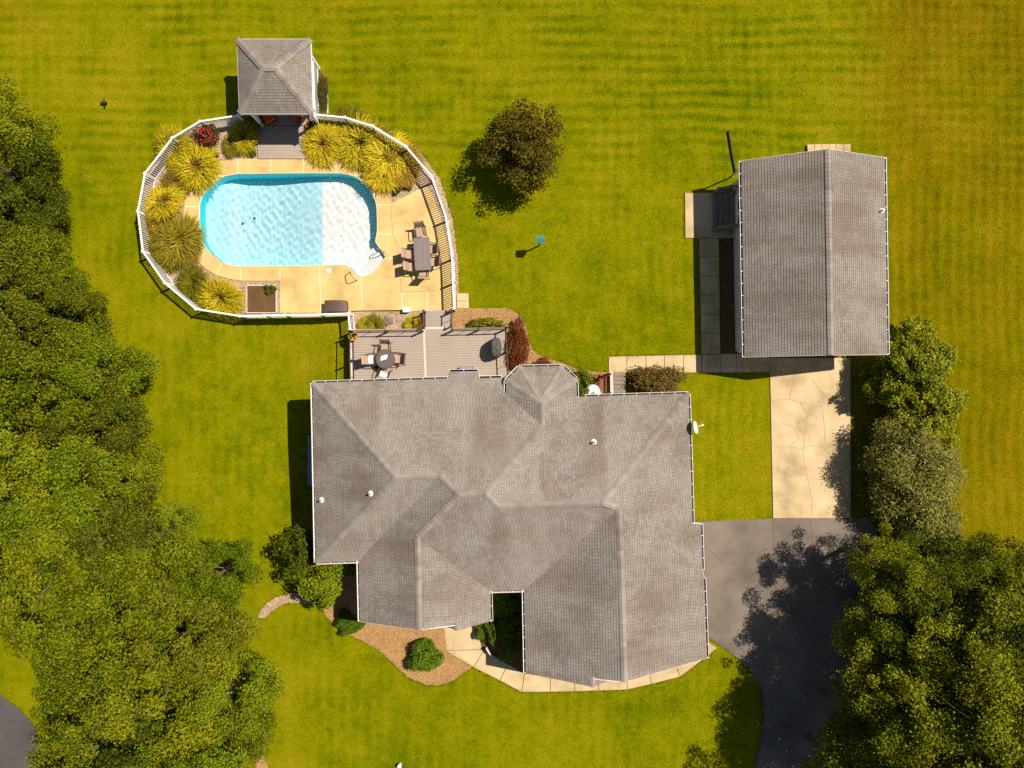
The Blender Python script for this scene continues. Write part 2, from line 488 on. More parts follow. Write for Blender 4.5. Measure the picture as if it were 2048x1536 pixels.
M['blade_g'] = leaf_material('green_grass_blade', G4((0.0825, 0.087, 0.009), (0.1875, 0.168, 0.012), (0.285, 0.24, 0.015), (0.42, 0.3, 0.03)), 0.3)
M['blade_b'] = leaf_material('bronze_grass_blade', G4((0.112, 0.07, 0.0168), (0.238, 0.154, 0.0224), (0.364, 0.231, 0.028), (0.476, 0.308, 0.042)), 0.3)

# ------------------------------------------------------------------ ground outlines (photo pixels on the ground)
EXCL = []                                     # outlines where no lawn grass grows
POOL = [(475,348.5),(540,347.5),(610,347),(680,347),(697,349.5),(710,353.6),(722,361),(732,371),(741,381),(747,392),(752,404),(754,416),
        (755,440),(755,463),(751,484),(771.6,514),(765,524),(750.6,541),(737,550),(722,555),(693,530),(640,531),(560,532),(475,533),
        (458,530),(440,522),(424,510),(411,494),(404,480),(401,468),(400,440),(400,410),(405,394),(415,378),(430,364),(450,353)]
POOL_W = pxy(POOL)
SLAB = [(440,323),(476,319),(515,318),(620,318),(680,318),(702,321),(722,330),(745,345),(765,368),(778,392),(784,408),(841,378),(851,368),
        (866,392),(880,430),(893,480),(900,540),(903,590),(904,622),(846,622),(700,626),(561,626),(561,562),(487,562),(465,559),(433,551),(412,538),
        (392,518),(378,495),(370,465),(368,440),(369,414),(376,392),(390,368),(408,346),(425,330)]
SLAB_W = pxy(SLAB)
EXCL.append(SLAB_W)
GRAVEL_RING = [(478,236),(402,246),(348,280),(294,350),(280,425),(290,503),(334,566),(396,618),(482,630),(560,630),(700,628),(846,624),(846,600),
               (700,600),(560,560),(460,540),(385,470),(390,380),(450,325),(520,322),(700,324),(770,380),(782,412),(846,382),(868,396),(905,600),(918,588),
               (916,520),(906,440),(880,358),(838,300),(770,255),(700,236),(640,229),(560,226)]
EXCL.append(pxy(GRAVEL_RING))
BED_S = [(697,622),(846,622),(846,660),(700,660)]
BED_N = spline([(903,617),(960,617),(1010,617),(1036,627),(1049,645),(1056,672),(1064,697),(1085,712),(1120,724),(1152,737),(1180,742),(1217,745)], 5, False) + [(1217,760),(1222,800),(1012,800),(1010,655),(903,660)]
BED_FRONT = spline([(634,1200),(650,1228),(672,1252),(700,1270),(726,1282),(755,1298),(786,1325),(815,1352),(850,1368),(880,1369),(910,1358),(945,1332)], 5, False) + [(900,1296),(888,1258),(960,1225),(720,1150),(640,1150)]
BED_COURT = [(950,1200),(958,1262),(964,1292),(1016,1330),(1035,1352),(1058,1340),(1052,1170),(980,1165)]
PATH = spline([(515,1236),(528,1212),(552,1195),(580,1187),(612,1187),(640,1192)], 6, False) + spline([(650,1215),(625,1210),(600,1206),(570,1207),(548,1220),(530,1236)], 6, False)
DRIVE_C = [(1539,716),(1700,716),(1700,1036),(1546,1036)]
DRIVE_A = [(1380,1042),(1470,1040),(1546,1037),(1700,1036),(1736,1034)] + spline([(1752,1060),(1758,1140),(1750,1220),(1722,1300),(1694,1380),(1664,1440),(1645,1536),(1625,1700)], 5, False) + spline([(1495,1700),(1510,1536),(1524,1460),(1526,1400),(1515,1365),(1490,1330),(1460,1305),(1432,1285),(1400,1262)], 5, False)
MULCH_G = [(1440,477),(1472,477),(1476,709),(1441,709)]
ROAD = [(-60,1360),(0,1388),(38,1415),(72,1452),(110,1510),(140,1600),(-60,1600)]
DIRT = [(498,1484),(508,1484),(522,1502),(536,1530),(545,1560),(520,1560),(510,1525)]
GAZ_BED = [(625,110),(632,130),(646,148),(655,170),(656,232),(622,232)]
for q in (BED_S, BED_N, BED_FRONT, BED_COURT, PATH, DRIVE_C, DRIVE_A, MULCH_G, ROAD, DIRT, GAZ_BED): EXCL.append(pxy(q))

# ------------------------------------------------------------------ lawn
def lawn():
    inner = np.arange(-31, 31.01, 0.5)
    gx = np.concatenate([[-500, -250, -120, -70, -45, -36], inner, [36, 45, 70, 120, 250, 500]])
    gy = gx.copy()
    X, Y = np.meshgrid(gx, gy)
    Z = hollow(X, Y)
    n = len(gx)
    cx = []; fs = []
    idx = lambda i, j: j * n + i
    # cells over the pool basin are left open
    cells = [(i, j) for j in range(n - 1) for i in range(n - 1)]
    sx = []; sy = []
    for i, j in cells:
        for a in (0, .25, .5, .75, 1):
            for b in (0, .25, .5, .75, 1):
                sx.append(gx[i] + (gx[i + 1] - gx[i]) * a); sy.append(gy[j] + (gy[j + 1] - gy[j]) * b)
    hit = inside(np.array(sx), np.array(sy), POOL_W).reshape(-1, 25).any(axis=1)
    for (i, j), h in zip(cells, hit):
        if not h: fs.append((idx(i, j), idx(i + 1, j), idx(i + 1, j + 1), idx(i, j + 1)))
    m = MB()
    m.v = list(zip(X.ravel().tolist(), Y.ravel().tolist(), Z.ravel().tolist()))
    m.f = fs; m.m = [0] * len(fs)
    structure('lawn', m, M['lawn'], smooth=True)
lawn()

def sheet(name, pix, mat, z, thick=0.06, amp=0.0, seed=1, kind='structure'):
    poly = pxy(pix)
    if amp: poly = rough_edge(poly, amp, 0.15, seed)
    m = MB()
    m.prism(poly, z - thick, z, bottom=False)
    o = m.build(name, mat)
    o['kind'] = kind
    return o
sheet('gravel_bed', GRAVEL_RING, M['gravel'], 0.030, 0.08, 0.03, 2)
sheet('gravel_bed', BED_S, M['gravel'], 0.038, 0.08, 0.0)
sheet('mulch_bed', BED_N, M['mulch'], 0.030, 0.08, 0.025, 3)
sheet('mulch_bed', BED_FRONT, M['mulch'], 0.030, 0.08, 0.03, 4)
sheet('mulch_bed', BED_COURT, M['dark_mulch'], 0.036, 0.08, 0.02, 5)
sheet('gravel_path', PATH, M['gravel'], 0.026, 0.08, 0.03, 6)
sheet('mulch_bed', MULCH_G, M['dark_mulch'], 0.03, 0.08, 0.01, 7)
sheet('mulch_bed', GAZ_BED, M['dark_mulch'], 0.034, 0.08, 0.03, 8)
sheet('road', ROAD, M['road'], 0.02, 0.06, 0.02, 9)
sheet('dirt_path', DIRT, M['mulch'], 0.02, 0.06, 0.03, 10)
drive_a = sheet('driveway', DRIVE_A, M['asphalt'], 0.028, 0.08, 0.015, 11)
drive_c = sheet('concrete_driveway', DRIVE_C, M['concrete'], 0.055, 0.12, 0.004, 12)

def ribbon(parent, name, pts, w, z, mat, jit=0.0, seed=0):
    r = random.Random(seed)
    q = [P(a, b, 0) for a, b in pts]
    if jit:
        fine = []
        for i in range(len(q) - 1):
            L = (q[i + 1] - q[i]).length
            k = max(1, int(L / 0.12))
            for j in range(k):
                t = q[i].lerp(q[i + 1], j / k)
                fine.append(t + Vector((r.uniform(-jit, jit), r.uniform(-jit, jit), 0)))
        fine.append(q[-1]); q = fine
    m = MB()
    vs = []
    for i, p in enumerate(q):
        d = (q[min(i + 1, len(q) - 1)] - q[max(i - 1, 0)]).normalized()
        nrm = Vector((-d.y, d.x, 0))
        ww = w * (r.uniform(0.5, 1.3) if jit else 1.0) / 2
        vs += [(p.x + nrm.x * ww, p.y + nrm.y * ww, z), (p.x - nrm.x * ww, p.y - nrm.y * ww, z)]
    m.add(vs, [(2 * i, 2 * i + 1, 2 * i + 3, 2 * i + 2) for i in range(len(q) - 1)])
    return m.build(name, mat, parent)

Z6 = lambda L: [(1360 + a / 3.491, 700 + b / 3.491) for a, b in L]
for i, c in enumerate([[(815,100),(790,200),(762,340)],[(640,352),(762,342),(840,365),(930,382),(985,395)],[(920,205),(960,265),(1005,325),(1080,332),(1150,362)],
          [(1005,325),(985,395),(1000,480),(1005,580),(1015,660)],[(840,365),(885,460),(870,540),(858,690),(868,800),(900,950),(918,1060),(916,1165)],
          [(645,680),(740,672),(858,690)],[(858,672),(1010,672)],[(648,860),(755,868),(865,862)],[(705,505),(800,540),(830,620),(775,665),(770,740)],[(620,138),(670,60)],[(620,120),(810,118),(1090,120)],[(940,905),(1060,900)],[(830,620),(860,645)]]):
    ribbon(drive_c, 'crack', Z6(c), 0.022, 0.059, M['crack'], 0.02, i)
for i, c in enumerate([[(1500,1180),(1560,1140),(1600,1120)],[(1545,1040),(1550,1120)],[(1420,1100),(1450,1130),(1470,1128)],[(1620,1040),(1625,1090)]]):
    ribbon(drive_a, 'crack', c, 0.02, 0.032, M['road'], 0.02, 40 + i)

# ------------------------------------------------------------------ pool
def clip(poly, f):
    """keep the part of a 3D polygon where f(p) >= 0 (f linear)"""
    out = []
    n = len(poly)
    for i in range(n):
        a, b = poly[i], poly[(i + 1) % n]
        fa, fb = f(a), f(b)
        if fa >= 0: out.append(a)
        if (fa >= 0) != (fb >= 0):
            t = fa / (fa - fb)
            out.append(tuple(a[k] + (b[k] - a[k]) * t for k in range(len(a))))
    return out

def pool_floor(x):
    sh, dp = -0.95, -1.35
    sm = lambda t: t * t * (3 - 2 * t)
    xs, xd, xw = P(638, 0)[0], P(530, 0)[0], P(490, 0)[0]
    if x >= xs: return sh
    if x >= xd: return sh + (dp - sh) * sm((xs - x) / (xs - xd))
    if x >= xw: return dp
    return dp + 0.35 * sm(min(1.0, (xw - x) / 1.4))

pd = MB()
hole = [Vector((a, b, 0)) for a, b in POOL_W]
outer = [Vector((a, b, 0)) for a, b in SLAB_W]
allv = outer + hole
tri = tessellate_polygon([outer, hole])
fs = []
for a, b, c in tri:
    A, B, C = allv[a], allv[b], allv[c]
    if (B - A).cross(C - A).z < 0: b, c = c, b
    fs.append((a, b, c))
ZS = 0.08
pd.add([(p.x, p.y, ZS) for p in allv], fs)
no = len(outer)
pd.add([(p.x, p.y, ZS) for p in outer] + [(p.x, p.y, -0.05) for p in outer], [(i, (i + 1) % no, no + (i + 1) % no, no + i) for i in range(no)])
pool_deck = structure('pool_deck', pd, M['pool_concrete'])
for s in [[(477,319),(477,347)],[(542.6,318.5),(542.6,346)],[(608,318.5),(608,346)],[(673,318.5),(673,346)],[(720,331),(711,353)],[(754.5,410.5),(783,410.5)],[(755.5,468.5),(784.5,468.5)],
          [(369.5,414),(399,414)],[(371,471),(400,471)],[(397.6,521.5),(413,507)],[(433,551),(445,527)],[(393,363),(412,378)],[(425,331),(440,353)],[(482,534),(482,561)],[(561,533),(561,561)],
          [(639.5,532),(642.5,624)],[(722.6,556),(725,612)],[(804,584.5),(805,622)],[(855,584),(855,622)],[(775,517),(797,517)]]:
    ribbon(pool_deck, 'control_joint', s, 0.045, ZS + 0.004, M['joint'])
for i, s in enumerate([[(783,410),(785.5,472),(797,494),(803,584.5),(882,582)]]):
    ribbon(pool_deck, 'seam', s, 0.03, ZS + 0.004, M['crack'], 0.004, i)
rr = random.Random(5)
for i in range(16):                                   # hairline crazing in the slabs
    x, y = rr.choice([(rr.uniform(570, 720), rr.uniform(545, 618)), (rr.uniform(730, 795), rr.uniform(510, 618)), (rr.uniform(790, 870), rr.uniform(400, 470))])
    pts = [(x, y)]
    a = rr.uniform(0, 6.3)
    for k in range(rr.randint(3, 6)):
        a += rr.uniform(-0.7, 0.7)
        x += math.cos(a) * 9; y += math.sin(a) * 9
        pts.append((x, y))
    if all(562 < p[0] < 880 and p[1] < 622 and (p[1] > 536 or p[0] > 778) and inside(np.array([P(*p)[0]]), np.array([P(*p)[1]]), SLAB_W)[0] and not inside(np.array([P(*p)[0]]), np.array([P(*p)[1]]), POOL_W)[0] for p in pts):
        ribbon(pool_deck, 'crack', pts, 0.012, ZS + 0.004, M['crack'], 0.02, 70 + i)

pool = thing('swimming_pool', 'bright blue oblong swimming pool with white corner steps', 'pool', P(578, 440, 0))
n = len(POOL_W)
wall = MB(); floor_d = MB(); floor_s = MB()
xs_split = P(638, 0)[0]
fine = []
for i in range(n):
    a, b = POOL_W[i], POOL_W[(i + 1) % n]
    k = max(1, int(math.hypot(b[0] - a[0], b[1] - a[1]) / 0.3))
    fine += [(a[0] + (b[0] - a[0]) * j / k, a[1] + (b[1] - a[1]) * j / k) for j in range(k)]
nf = len(fine)
wall.add([(x, y, ZS - 0.02) for x, y in fine] + [(x, y, pool_floor(x) - 0.01) for x, y in fine],
         [(i, nf + i, nf + (i + 1) % nf, (i + 1) % nf) for i in range(nf)])
wall.build('wall', M['blue_wall'], pool).cycles.is_caustics_receiver = True
tri = tessellate_polygon([[Vector((x, y, 0)) for x, y in POOL_W]])
x0 = min(p[0] for p in POOL_W); x1 = max(p[0] for p in POOL_W)
cuts = [x0 + (x1 - x0) * i / 40 for i in range(41)] + [xs_split]
cuts.sort()
for t in tri:
    T = [(POOL_W[i][0], POOL_W[i][1], 0.0) for i in t]
    for a, b in zip(cuts[:-1], cuts[1:]):
        q = clip(clip(T, lambda p: p[0] - a), lambda p: b - p[0])
        if len(q) < 3: continue
        q = [(p[0], p[1], pool_floor(p[0] + (1e-4 if a >= xs_split else -1e-4))) for p in q]
        ar = sum(q[i][0] * q[(i + 1) % len(q)][1] - q[(i + 1) % len(q)][0] * q[i][1] for i in range(len(q)))
        if ar < 0: q = q[::-1]
        (floor_s if a >= xs_split - 1e-6 else floor_d).add(q, [tuple(range(len(q)))])
def receiver(o):
    o.cycles.is_caustics_receiver = True
    return o
fd = receiver(floor_d.build('deep_floor', M['liner'], pool, smooth=True))
receiver(floor_s.build('shallow_floor', M['shallow_liner'], pool))
for px_, py_ in ((494, 453), (517, 442)):
    p = P(px_, py_, -1.6); mm = MB(); mm.lathe([(0.08, 0), (0.08, 0.02), (0.0, 0.03)], (p.x, p.y, pool_floor(p.x)), 12); mm.build('floor_drain', M['liner'], pool)
cop = MB()                                             # pale lip round the basin
cw = 0.016
nrm_in = []
cx_, cy_ = sum(p[0] for p in POOL_W) / n, sum(p[1] for p in POOL_W) / n
vs = []
ccw = sum(POOL_W[i][0] * POOL_W[(i + 1) % n][1] - POOL_W[(i + 1) % n][0] * POOL_W[i][1] for i in range(n)) > 0
for i in range(n):
    a, b, c = Vector(POOL_W[i - 1]), Vector(POOL_W[i]), Vector(POOL_W[(i + 1) % n])
    d = (c - a).normalized()
    w = Vector((-d.y, d.x)) * (1 if ccw else -1)
    for off, zz in ((-cw, ZS + 0.008), (cw * 0.6, ZS + 0.008), (cw * 0.6, ZS - 0.05)):
        p = b + w * off
        vs.append((p.x, p.y, zz))
fs = []
for i in range(n):
    j = (i + 1) % n
    for k in (0, 1): fs.append((3 * i + k, 3 * i + k + 1, 3 * j + k + 1, 3 * j + k))
cop.add(vs, fs)
cop.build('coping', M['joint'], pool)
steps = [([(722,554.5),(737,549.5),(750.6,540.5),(765,523.5),(771,514),(760,499),(748,507),(735,523),(712,546)], -0.22),
         ([(712,546),(735,523),(748,507),(760,499),(752,487),(742,494),(722,514),(703,538)], -0.48),
         ([(703,538),(722,514),(742,494),(751,485),(745,482),(730,490),(710,508),(694,530)], -0.76)]
for pix, z in steps:
    s = MB(); s.prism(pxy(pix), -0.97, z)
    s.build('step', M['step_white'], pool, bevel=0.03).cycles.is_caustics_receiver = True
wm = MB()                                              # rippled water surface over its volume
WZ = -0.05
rw = np.random.RandomState(8)
waves = []
for L_, A_, k_ in ((1.3, 0.0012, 4), (0.6, 0.0008, 7), (0.36, 0.0006, 9), (0.24, 0.0002, 7)):
    for _ in range(k_):
        th_ = rw.uniform(0, 2 * math.pi); waves.append((math.cos(th_) * 2 * math.pi / (L_ * rw.uniform(.8, 1.2)), math.sin(th_) * 2 * math.pi / (L_ * rw.uniform(.8, 1.2)), rw.uniform(0, 6.28), A_ * rw.uniform(.6, 1.2)))
def ripple(x, y): return sum(A_ * math.sin(a_ * x + b_ * y + p_) for a_, b_, p_, A_ in waves)
wg = 0.06
y0_, y1_ = min(p[1] for p in POOL_W) - 0.1, max(p[1] for p in POOL_W) + 0.1
nx_, ny_ = int((x1 - x0 + 0.2) / wg) + 1, int((y1_ - y0_) / wg) + 1
gxv = x0 - 0.1 + np.arange(nx_) * wg; gyv = y0_ + np.arange(ny_) * wg
XX, YY = np.meshgrid(gxv, gyv)
ZZ = WZ + sum(A_ * np.sin(a_ * XX + b_ * YY + p_) for a_, b_, p_, A_ in waves)
near = np.zeros(XX.size, bool)
for dx_ in (-0.09, 0, 0.09):
    for dy_ in (-0.09, 0, 0.09): near |= inside(XX.ravel() + dx_, YY.ravel() + dy_, POOL_W)
near = near.reshape(XX.shape)
vid = -np.ones(XX.shape, int); 
for j in range(ny_ - 1):
    for i in range(nx_ - 1):
        if near[j, i] and near[j + 1, i] and near[j, i + 1] and near[j + 1, i + 1]:
            q_ = []
            for jj, ii in ((j, i), (j, i + 1), (j + 1, i + 1), (j + 1, i)):
                if vid[jj, ii] < 0: vid[jj, ii] = len(wm.v); wm.v.append((float(XX[jj, ii]), float(YY[jj, ii]), float(ZZ[jj, ii])))
                q_.append(int(vid[jj, ii]))
            wm.f.append(tuple(q_)); wm.m.append(0)
# close the body of water: skirt and bottom below the basin
top_n = len(wm.v)
edges_ = {}
for f_ in wm.f:
    for k_ in range(4):
        e_ = (f_[k_], f_[(k_ + 1) % 4]); edges_[e_] = edges_.get(e_, 0) + 1
bot_ = {}
tf_ = list(wm.f)
for i_ in range(top_n): wm.v.append((wm.v[i_][0], wm.v[i_][1], -2.3))
for f_ in tf_: wm.f.append(tuple(k_ + top_n for k_ in reversed(f_))); wm.m.append(0)
for (a_, b_) in edges_:
    if (b_, a_) not in edges_: wm.f.append((b_, a_, a_ + top_n, b_ + top_n)); wm.m.append(0)
wo_ = wm.build('water', M['water'], pool)
wo_.data.polygons.foreach_set('use_smooth', [True] * len(tf_) + [False] * (len(wm.f) - len(tf_)))
wo_.cycles.is_caustics_caster = True
# rails by the corner steps
def grab_rail(label, pix):
    a, b = P(*pix[0], ZS), P(*pix[1], ZS)
    t = thing('pool_handrail', label, 'handrail', a, 'pool handrails')
    d = b - a
    m = MB()
    pts = [a, a + Vector((0, 0, 0.62)), a + d * 0.07 + Vector((0, 0, 0.74)), a + d * 0.2 + Vector((0, 0, 0.8)), a + d * 0.8 + Vector((0, 0, 0.62)), a + d * 0.95 + Vector((0, 0, 0.5)), b + Vector((0, 0, 0.3)), b + Vector((0, 0, -0.25))]
    m.tube(pts, 0.022, 8)
    m.build('tube', M['steel'], t, smooth=True)
    e = MB(); e.lathe([(0.05, 0), (0.05, 0.012), (0.026, 0.03)], a, 10); e.build('flange', M['steel'], t)
grab_rail('curved metal handrail at the lower end of the white pool steps', [(713, 561), (702, 545)])
grab_rail('curved metal handrail at the upper end of the white pool steps', [(768, 505), (757, 500)])

# small fittings on the pool deck
def lid(label, px, py, name='skimmer_lid'):
    t = thing(name, label, 'lid', P(px, py, ZS))
    m = MB(); m.lathe([(0.13, 0.0), (0.13, 0.02), (0.115, 0.03), (0.0, 0.034)], t.location, 18); m.build('cover', M['white'], t)
    m = MB()
    m.box(t.location + Vector((0.02, -0.02, 0.038)), (0.1, 0.02, 0.016)); m.build('finger_grip', M['white'], t)
lid('round white skimmer lid on the tan deck below the pool', 658, 542)
pk = thing('pump_box', 'small white equipment box at the slab edge beside the boardwalk', 'box', P(814, 621, ZS))
m = MB(); m.box(pk.location + Vector((0, 0, 0.13)), (0.36, 0.22, 0.26), taper=0.9); m.build('body', M['white'], pk, bevel=0.02)
m = MB(); m.box(pk.location + Vector((0, 0, 0.275)), (0.38, 0.24, 0.03)); m.build('lid', M['white'], pk, bevel=0.008)
m = MB(); m.tube([pk.location + Vector((-0.18, 0, 0.05)), pk.location + Vector((-2.6, -0.03, 0.03)), pk.location + Vector((-3.0, -0.05, 0.02))], 0.025, 6); m.build('hose', M['black'], pk)

# square planting bed with a low timber edge
pl = thing('planter_bed', 'square planter of bare brown soil with a low shrub in one corner', 'planter', P(524, 598, 0.05))
m = MB(); m.prism(pxy([(497,573),(551,573),(551,624),(497,624)]), 0.0, 0.10); m.build('soil', M['dark_mulch'], pl)
for a, b in [((494,571.5),(554,571.5)),((554,571.5),(554,626)),((494,626),(554,626)),((494,571.5),(494,626))]:
    m = MB(); m.beam(P(*a) + Vector((0, 0, 0.07)), P(*b) + Vector((0, 0, 0.07)), 0.05, 0.16); m.build('edging_board', M['deck_pale'], pl)
sheet('gravel_bed', [(487,562.5),(560.5,562.5),(560.5,627),(487,627)], M['gravel'], 0.042, 0.08)

# stepping pad and stoops
def slabs(name, label_kind, polys, mat, z, gap=0.018):
    root = thing(name, None, None, (0, 0, 0))
    root['kind'] = 'structure'
    for q in polys:
        w = pxy(q)
        cx, cy = sum(p[0] for p in w) / len(w), sum(p[1] for p in w) / len(w)
        w2 = []
        for x, y in w:
            d = math.hypot(x - cx, y - cy)
            w2.append((cx + (x - cx) * (1 - gap / d), cy + (y - cy) * (1 - gap / d)))
        m = MB(); m.prism(w2, z - 0.12, z)
        o = m.build('slab', mat, root, bevel=0.008)
        EXCL.append(w)
    return root
def quads(xs, top, bot):
    """slabs in a row between pixel x positions; top/bot are functions of x"""
    return [[(a, top(a)), (b, top(b)), (b, bot(b)), (a, bot(a))] for a, b in zip(xs[:-1], xs[1:])]
slabs('stepping_pad', '', [[(913,586),(938,587),(938,602),(913,602)],[(913,602),(938,602),(938,617),(913,617)]], M['concrete'], 0.05)
slabs('footpath', '', quads([1217,1253.5,1291.5,1328.5,1366.5,1403,1441,1472,1539], lambda x: 713 - (x - 1217) * 0.022, lambda x: 747 - (x - 1217) * 0.008), M['concrete'], 0.05)
slabs('garage_walk', '', [[(1398 + (y0 - 477) * 0.02, y0), (1437 + (y0 - 477) * 0.015, y0), (1437 + (y1 - 477) * 0.015, y1), (1398 + (y1 - 477) * 0.02, y1)]
      for y0, y1 in zip([477,514,552,590,628.5,666.5,708][:-1], [514,552,590,628.5,666.5,708])], M['concrete'], 0.05)
slabs('entry_pad', '', [[(1369,386),(1474,386),(1475,476.5),(1370,476.5)]], M['concrete'], 0.055)
slabs('back_stoop', '', [[(1612 + i * 14.4, 290 - (i in (1, 2, 3, 4)) * 1.2), (1612 + (i + 1) * 14.4, 289), (1614 + (i + 1) * 14.4, 330), (1614 + i * 14.4, 330)] for i in range(6)], M['concrete'], 0.16, 0.03)
Z5 = lambda a, b: (840 + a / 3.413, 1150 + b / 3.413)
OUT = [Z5(*q) for q in [(180,515),(365,628),(545,718),(693,797),(890,795),(1055,792),(1218,787),(1417,780),(1580,742),(1775,692),(2030,497)]]
INN = [Z5(*q) for q in [(424,508),(436,512),(600,606),(712,672),(888,668),(1055,660),(1218,650),(1400,640),(1545,590),(1700,500),(1960,450)]]
fw = [[Z5(160,355), Z5(385,335), Z5(424,506), Z5(180,514)]] + [[OUT[i], INN[i], INN[i + 1], OUT[i + 1]] for i in range(10)]
slabs('front_walk', '', fw, M['concrete'], 0.052)

# ------------------------------------------------------------------ roofs
EXPO = 0.135
SLOT = 0.024                                  # shadow line under each butt
def roof_face(parent, verts, name='shingle_courses', t=0.016):
    pts = [Vector(v) for v in verts]
    A = np.array([[p.x, p.y, 1] for p in pts]); zz = np.array([p.z for p in pts])
    g = np.linalg.lstsq(A, zz, rcond=None)[0][:2]
    gl = float(np.hypot(*g))
    ux, uy = g[0] / gl, g[1] / gl
    k = math.sqrt(1 + gl * gl)
    vmin = min((p.x * ux + p.y * uy) * k for p in pts)
    V = lambda p: (p[0] * ux + p[1] * uy) * k - vmin
    U = lambda p: p[0] * uy - p[1] * ux
    rnd = np.random.RandomState(int(abs(vmin) * 1000) % 9999).rand(400)
    me_v, me_f, me_uv, me_m = [], [], [], []
    for tri in tessellate_polygon([[Vector((p.x, p.y, 0)) for p in pts]]):
        T = [tuple(pts[i]) for i in tri]
        if (T[1][0]-T[0][0])*(T[2][1]-T[0][1])-(T[1][1]-T[0][1])*(T[2][0]-T[0][0]) < 0: T = T[::-1]
        v0 = min(V(p) for p in T); v1 = max(V(p) for p in T)
        def piece(lo, hi, lift, c):
            q = clip(clip(T, lambda p: V(p) - lo), lambda p: hi - V(p))
            if len(q) < 3: return
            o = len(me_v)
            for p in q:
                fr = V(p) / EXPO - c
                me_v.append((p[0], p[1], p[2] + lift + 0.004))
                me_uv.append((U(p) / 0.17 + rnd[c], c + min(0.98, max(0.02, fr))))
            me_f.append(tuple(range(o, o + len(q)))); me_m.append(0)
            for lev in ((lo, hi) if lift else ()):
                ed = [p for p in q if abs(V(p) - lev) < 1e-5]
                if len(ed) >= 2:
                    a, b = ed[0], ed[-1]
                    o = len(me_v)
                    for p, dz in ((a, 0), (b, 0), (b, t), (a, t)):
                        me_v.append((p[0], p[1], p[2] + dz + 0.004)); me_uv.append((U(p) / 0.17 + rnd[c], c + 0.03))
                    me_f.append((o, o + 1, o + 2, o + 3)); me_m.append(1)
        for c in range(int(v0 / EXPO), int(v1 / EXPO) + 1):
            piece(c * EXPO, c * EXPO + SLOT, 0.0, c)
            piece(c * EXPO + SLOT, (c + 1) * EXPO, t, c)
    off = origin(parent)
    me = bpy.data.meshes.new(name)
    me.from_pydata([(x - off.x, y - off.y, z - off.z) for x, y, z in me_v], [], me_f)
    uvl = me.uv_layers.new(name='UVMap')
    loops = np.zeros(len(me.loops), np.int32); me.loops.foreach_get('vertex_index', loops)
    uvl.data.foreach_set('uv', np.array(me_uv)[loops].ravel())
    me.materials.append(M['shingle']); me.materials.append(M['shingle_edge'])
    me.polygons.foreach_set('material_index', me_m)
    o = link(name, me, parent)
    o['kind'] = 'stuff'
    return o

def ridge_cap(parent, a, b, slope=0.3, w=0.15):
    a, b = Vector(a), Vector(b)
    d = b - a
    L = d.length
    h = Vector((d.x, d.y, 0)).normalized()
    s = Vector((-h.y, h.x, 0))
    n = max(1, int(L / 0.21))
    vs, fs, uv = [], [], []
    for i in range(n):
        p, q = a + d * (i / n), a + d * ((i + 1.25) / n if i < n - 1 else 1)
        o = len(vs)
        for pt, lift in ((p, 0.032), (q, 0.052)):
            for k, dz in ((-1, -slope * w), (0, 0.006), (1, -slope * w)):
                vs.append(tuple(pt + s * (k * w) + Vector((0, 0, dz + lift)))); uv.append((0.5 + (i % 5), i + 0.5))
        fs += [(o, o + 3, o + 4, o + 1), (o + 1, o + 4, o + 5, o + 2)]
        e = len(vs)
        for k, dz in ((-1, -slope * w), (0, 0.006), (1, -slope * w)):
            vs.append(tuple(q + s * (k * w) + Vector((0, 0, dz + 0.02)))); uv.append((0.5, 0.5))
        fs += [(o + 3, e, e + 1, o + 4), (o + 4, e + 1, e + 2, o + 5)]
    off = origin(parent)
    me = bpy.data.meshes.new('ridge_cap')
    me.from_pydata([(x - off.x, y - off.y, z - off.z) for x, y, z in vs], [], fs)
    uvl = me.uv_layers.new(name='UVMap')
    loops = np.zeros(len(me.loops), np.int32); me.loops.foreach_get('vertex_index', loops)
    uvl.data.foreach_set('uv', np.array(uv)[loops].ravel())
    me.materials.append(M['cap'])
    return link('ridge_cap', me, parent)

def gutter(parent, a, b, inward, width=0.105):
    """open channel hung on the eave from a to b; inward points to the house"""
    a, b = Vector(a), Vector(b)
    d = (b - a).normalized()
    s = Vector((-d.y, d.x, 0)).normalized()
    if s.dot(Vector(inward)) > 0: s = -s
    a = a - Vector((0, 0, 0.0)); 
    prof = [(-0.06, -0.05), (-0.06, -0.12), (width * 0.6, -0.12), (width * 0.84, -0.03), (width * 0.84, 0.0), (width, 0.0), (width, -0.02), (width * 0.8, -0.14), (-0.075, -0.14)]
    m = MB()
    for p in (a, b):
        for x, z in prof: m.v.append(tuple(p + s * x + Vector((0, 0, z))))
    n = len(prof)
    for i in range(n - 1):
        m.f.append((i, i + 1, n + i + 1, n + i)); m.m.append(0)
    m.f += [tuple(range(n)), tuple(range(2 * n - 1, n - 1, -1))]; m.m += [0, 0]
    L = (b - a).length
    k = max(1, int(round(L / 0.62)))
    for i in range(k + 1):
        p = a + d * (0.03 + (L - 0.06) * i / k)
        m.beam(p + s * -0.03 + Vector((0, 0, -0.006)), p + s * width * 0.9 + Vector((0, 0, -0.008)), 0.022, 0.01)
    g = m.build('gutter', M['white'], parent)
    q = MB()
    q.add([a + s * 0.0 + Vector((0, 0, -0.085)), b + s * 0.0 + Vector((0, 0, -0.085)), b + s * width * 0.64 + Vector((0, 0, -0.085)), a + s * width * 0.64 + Vector((0, 0, -0.085))], [(0, 1, 2, 3), (3, 2, 1, 0)])
    q.build('wet_leaves', M['gutter_dirt'], g)  # dark strip laid along the channel floor
    return g

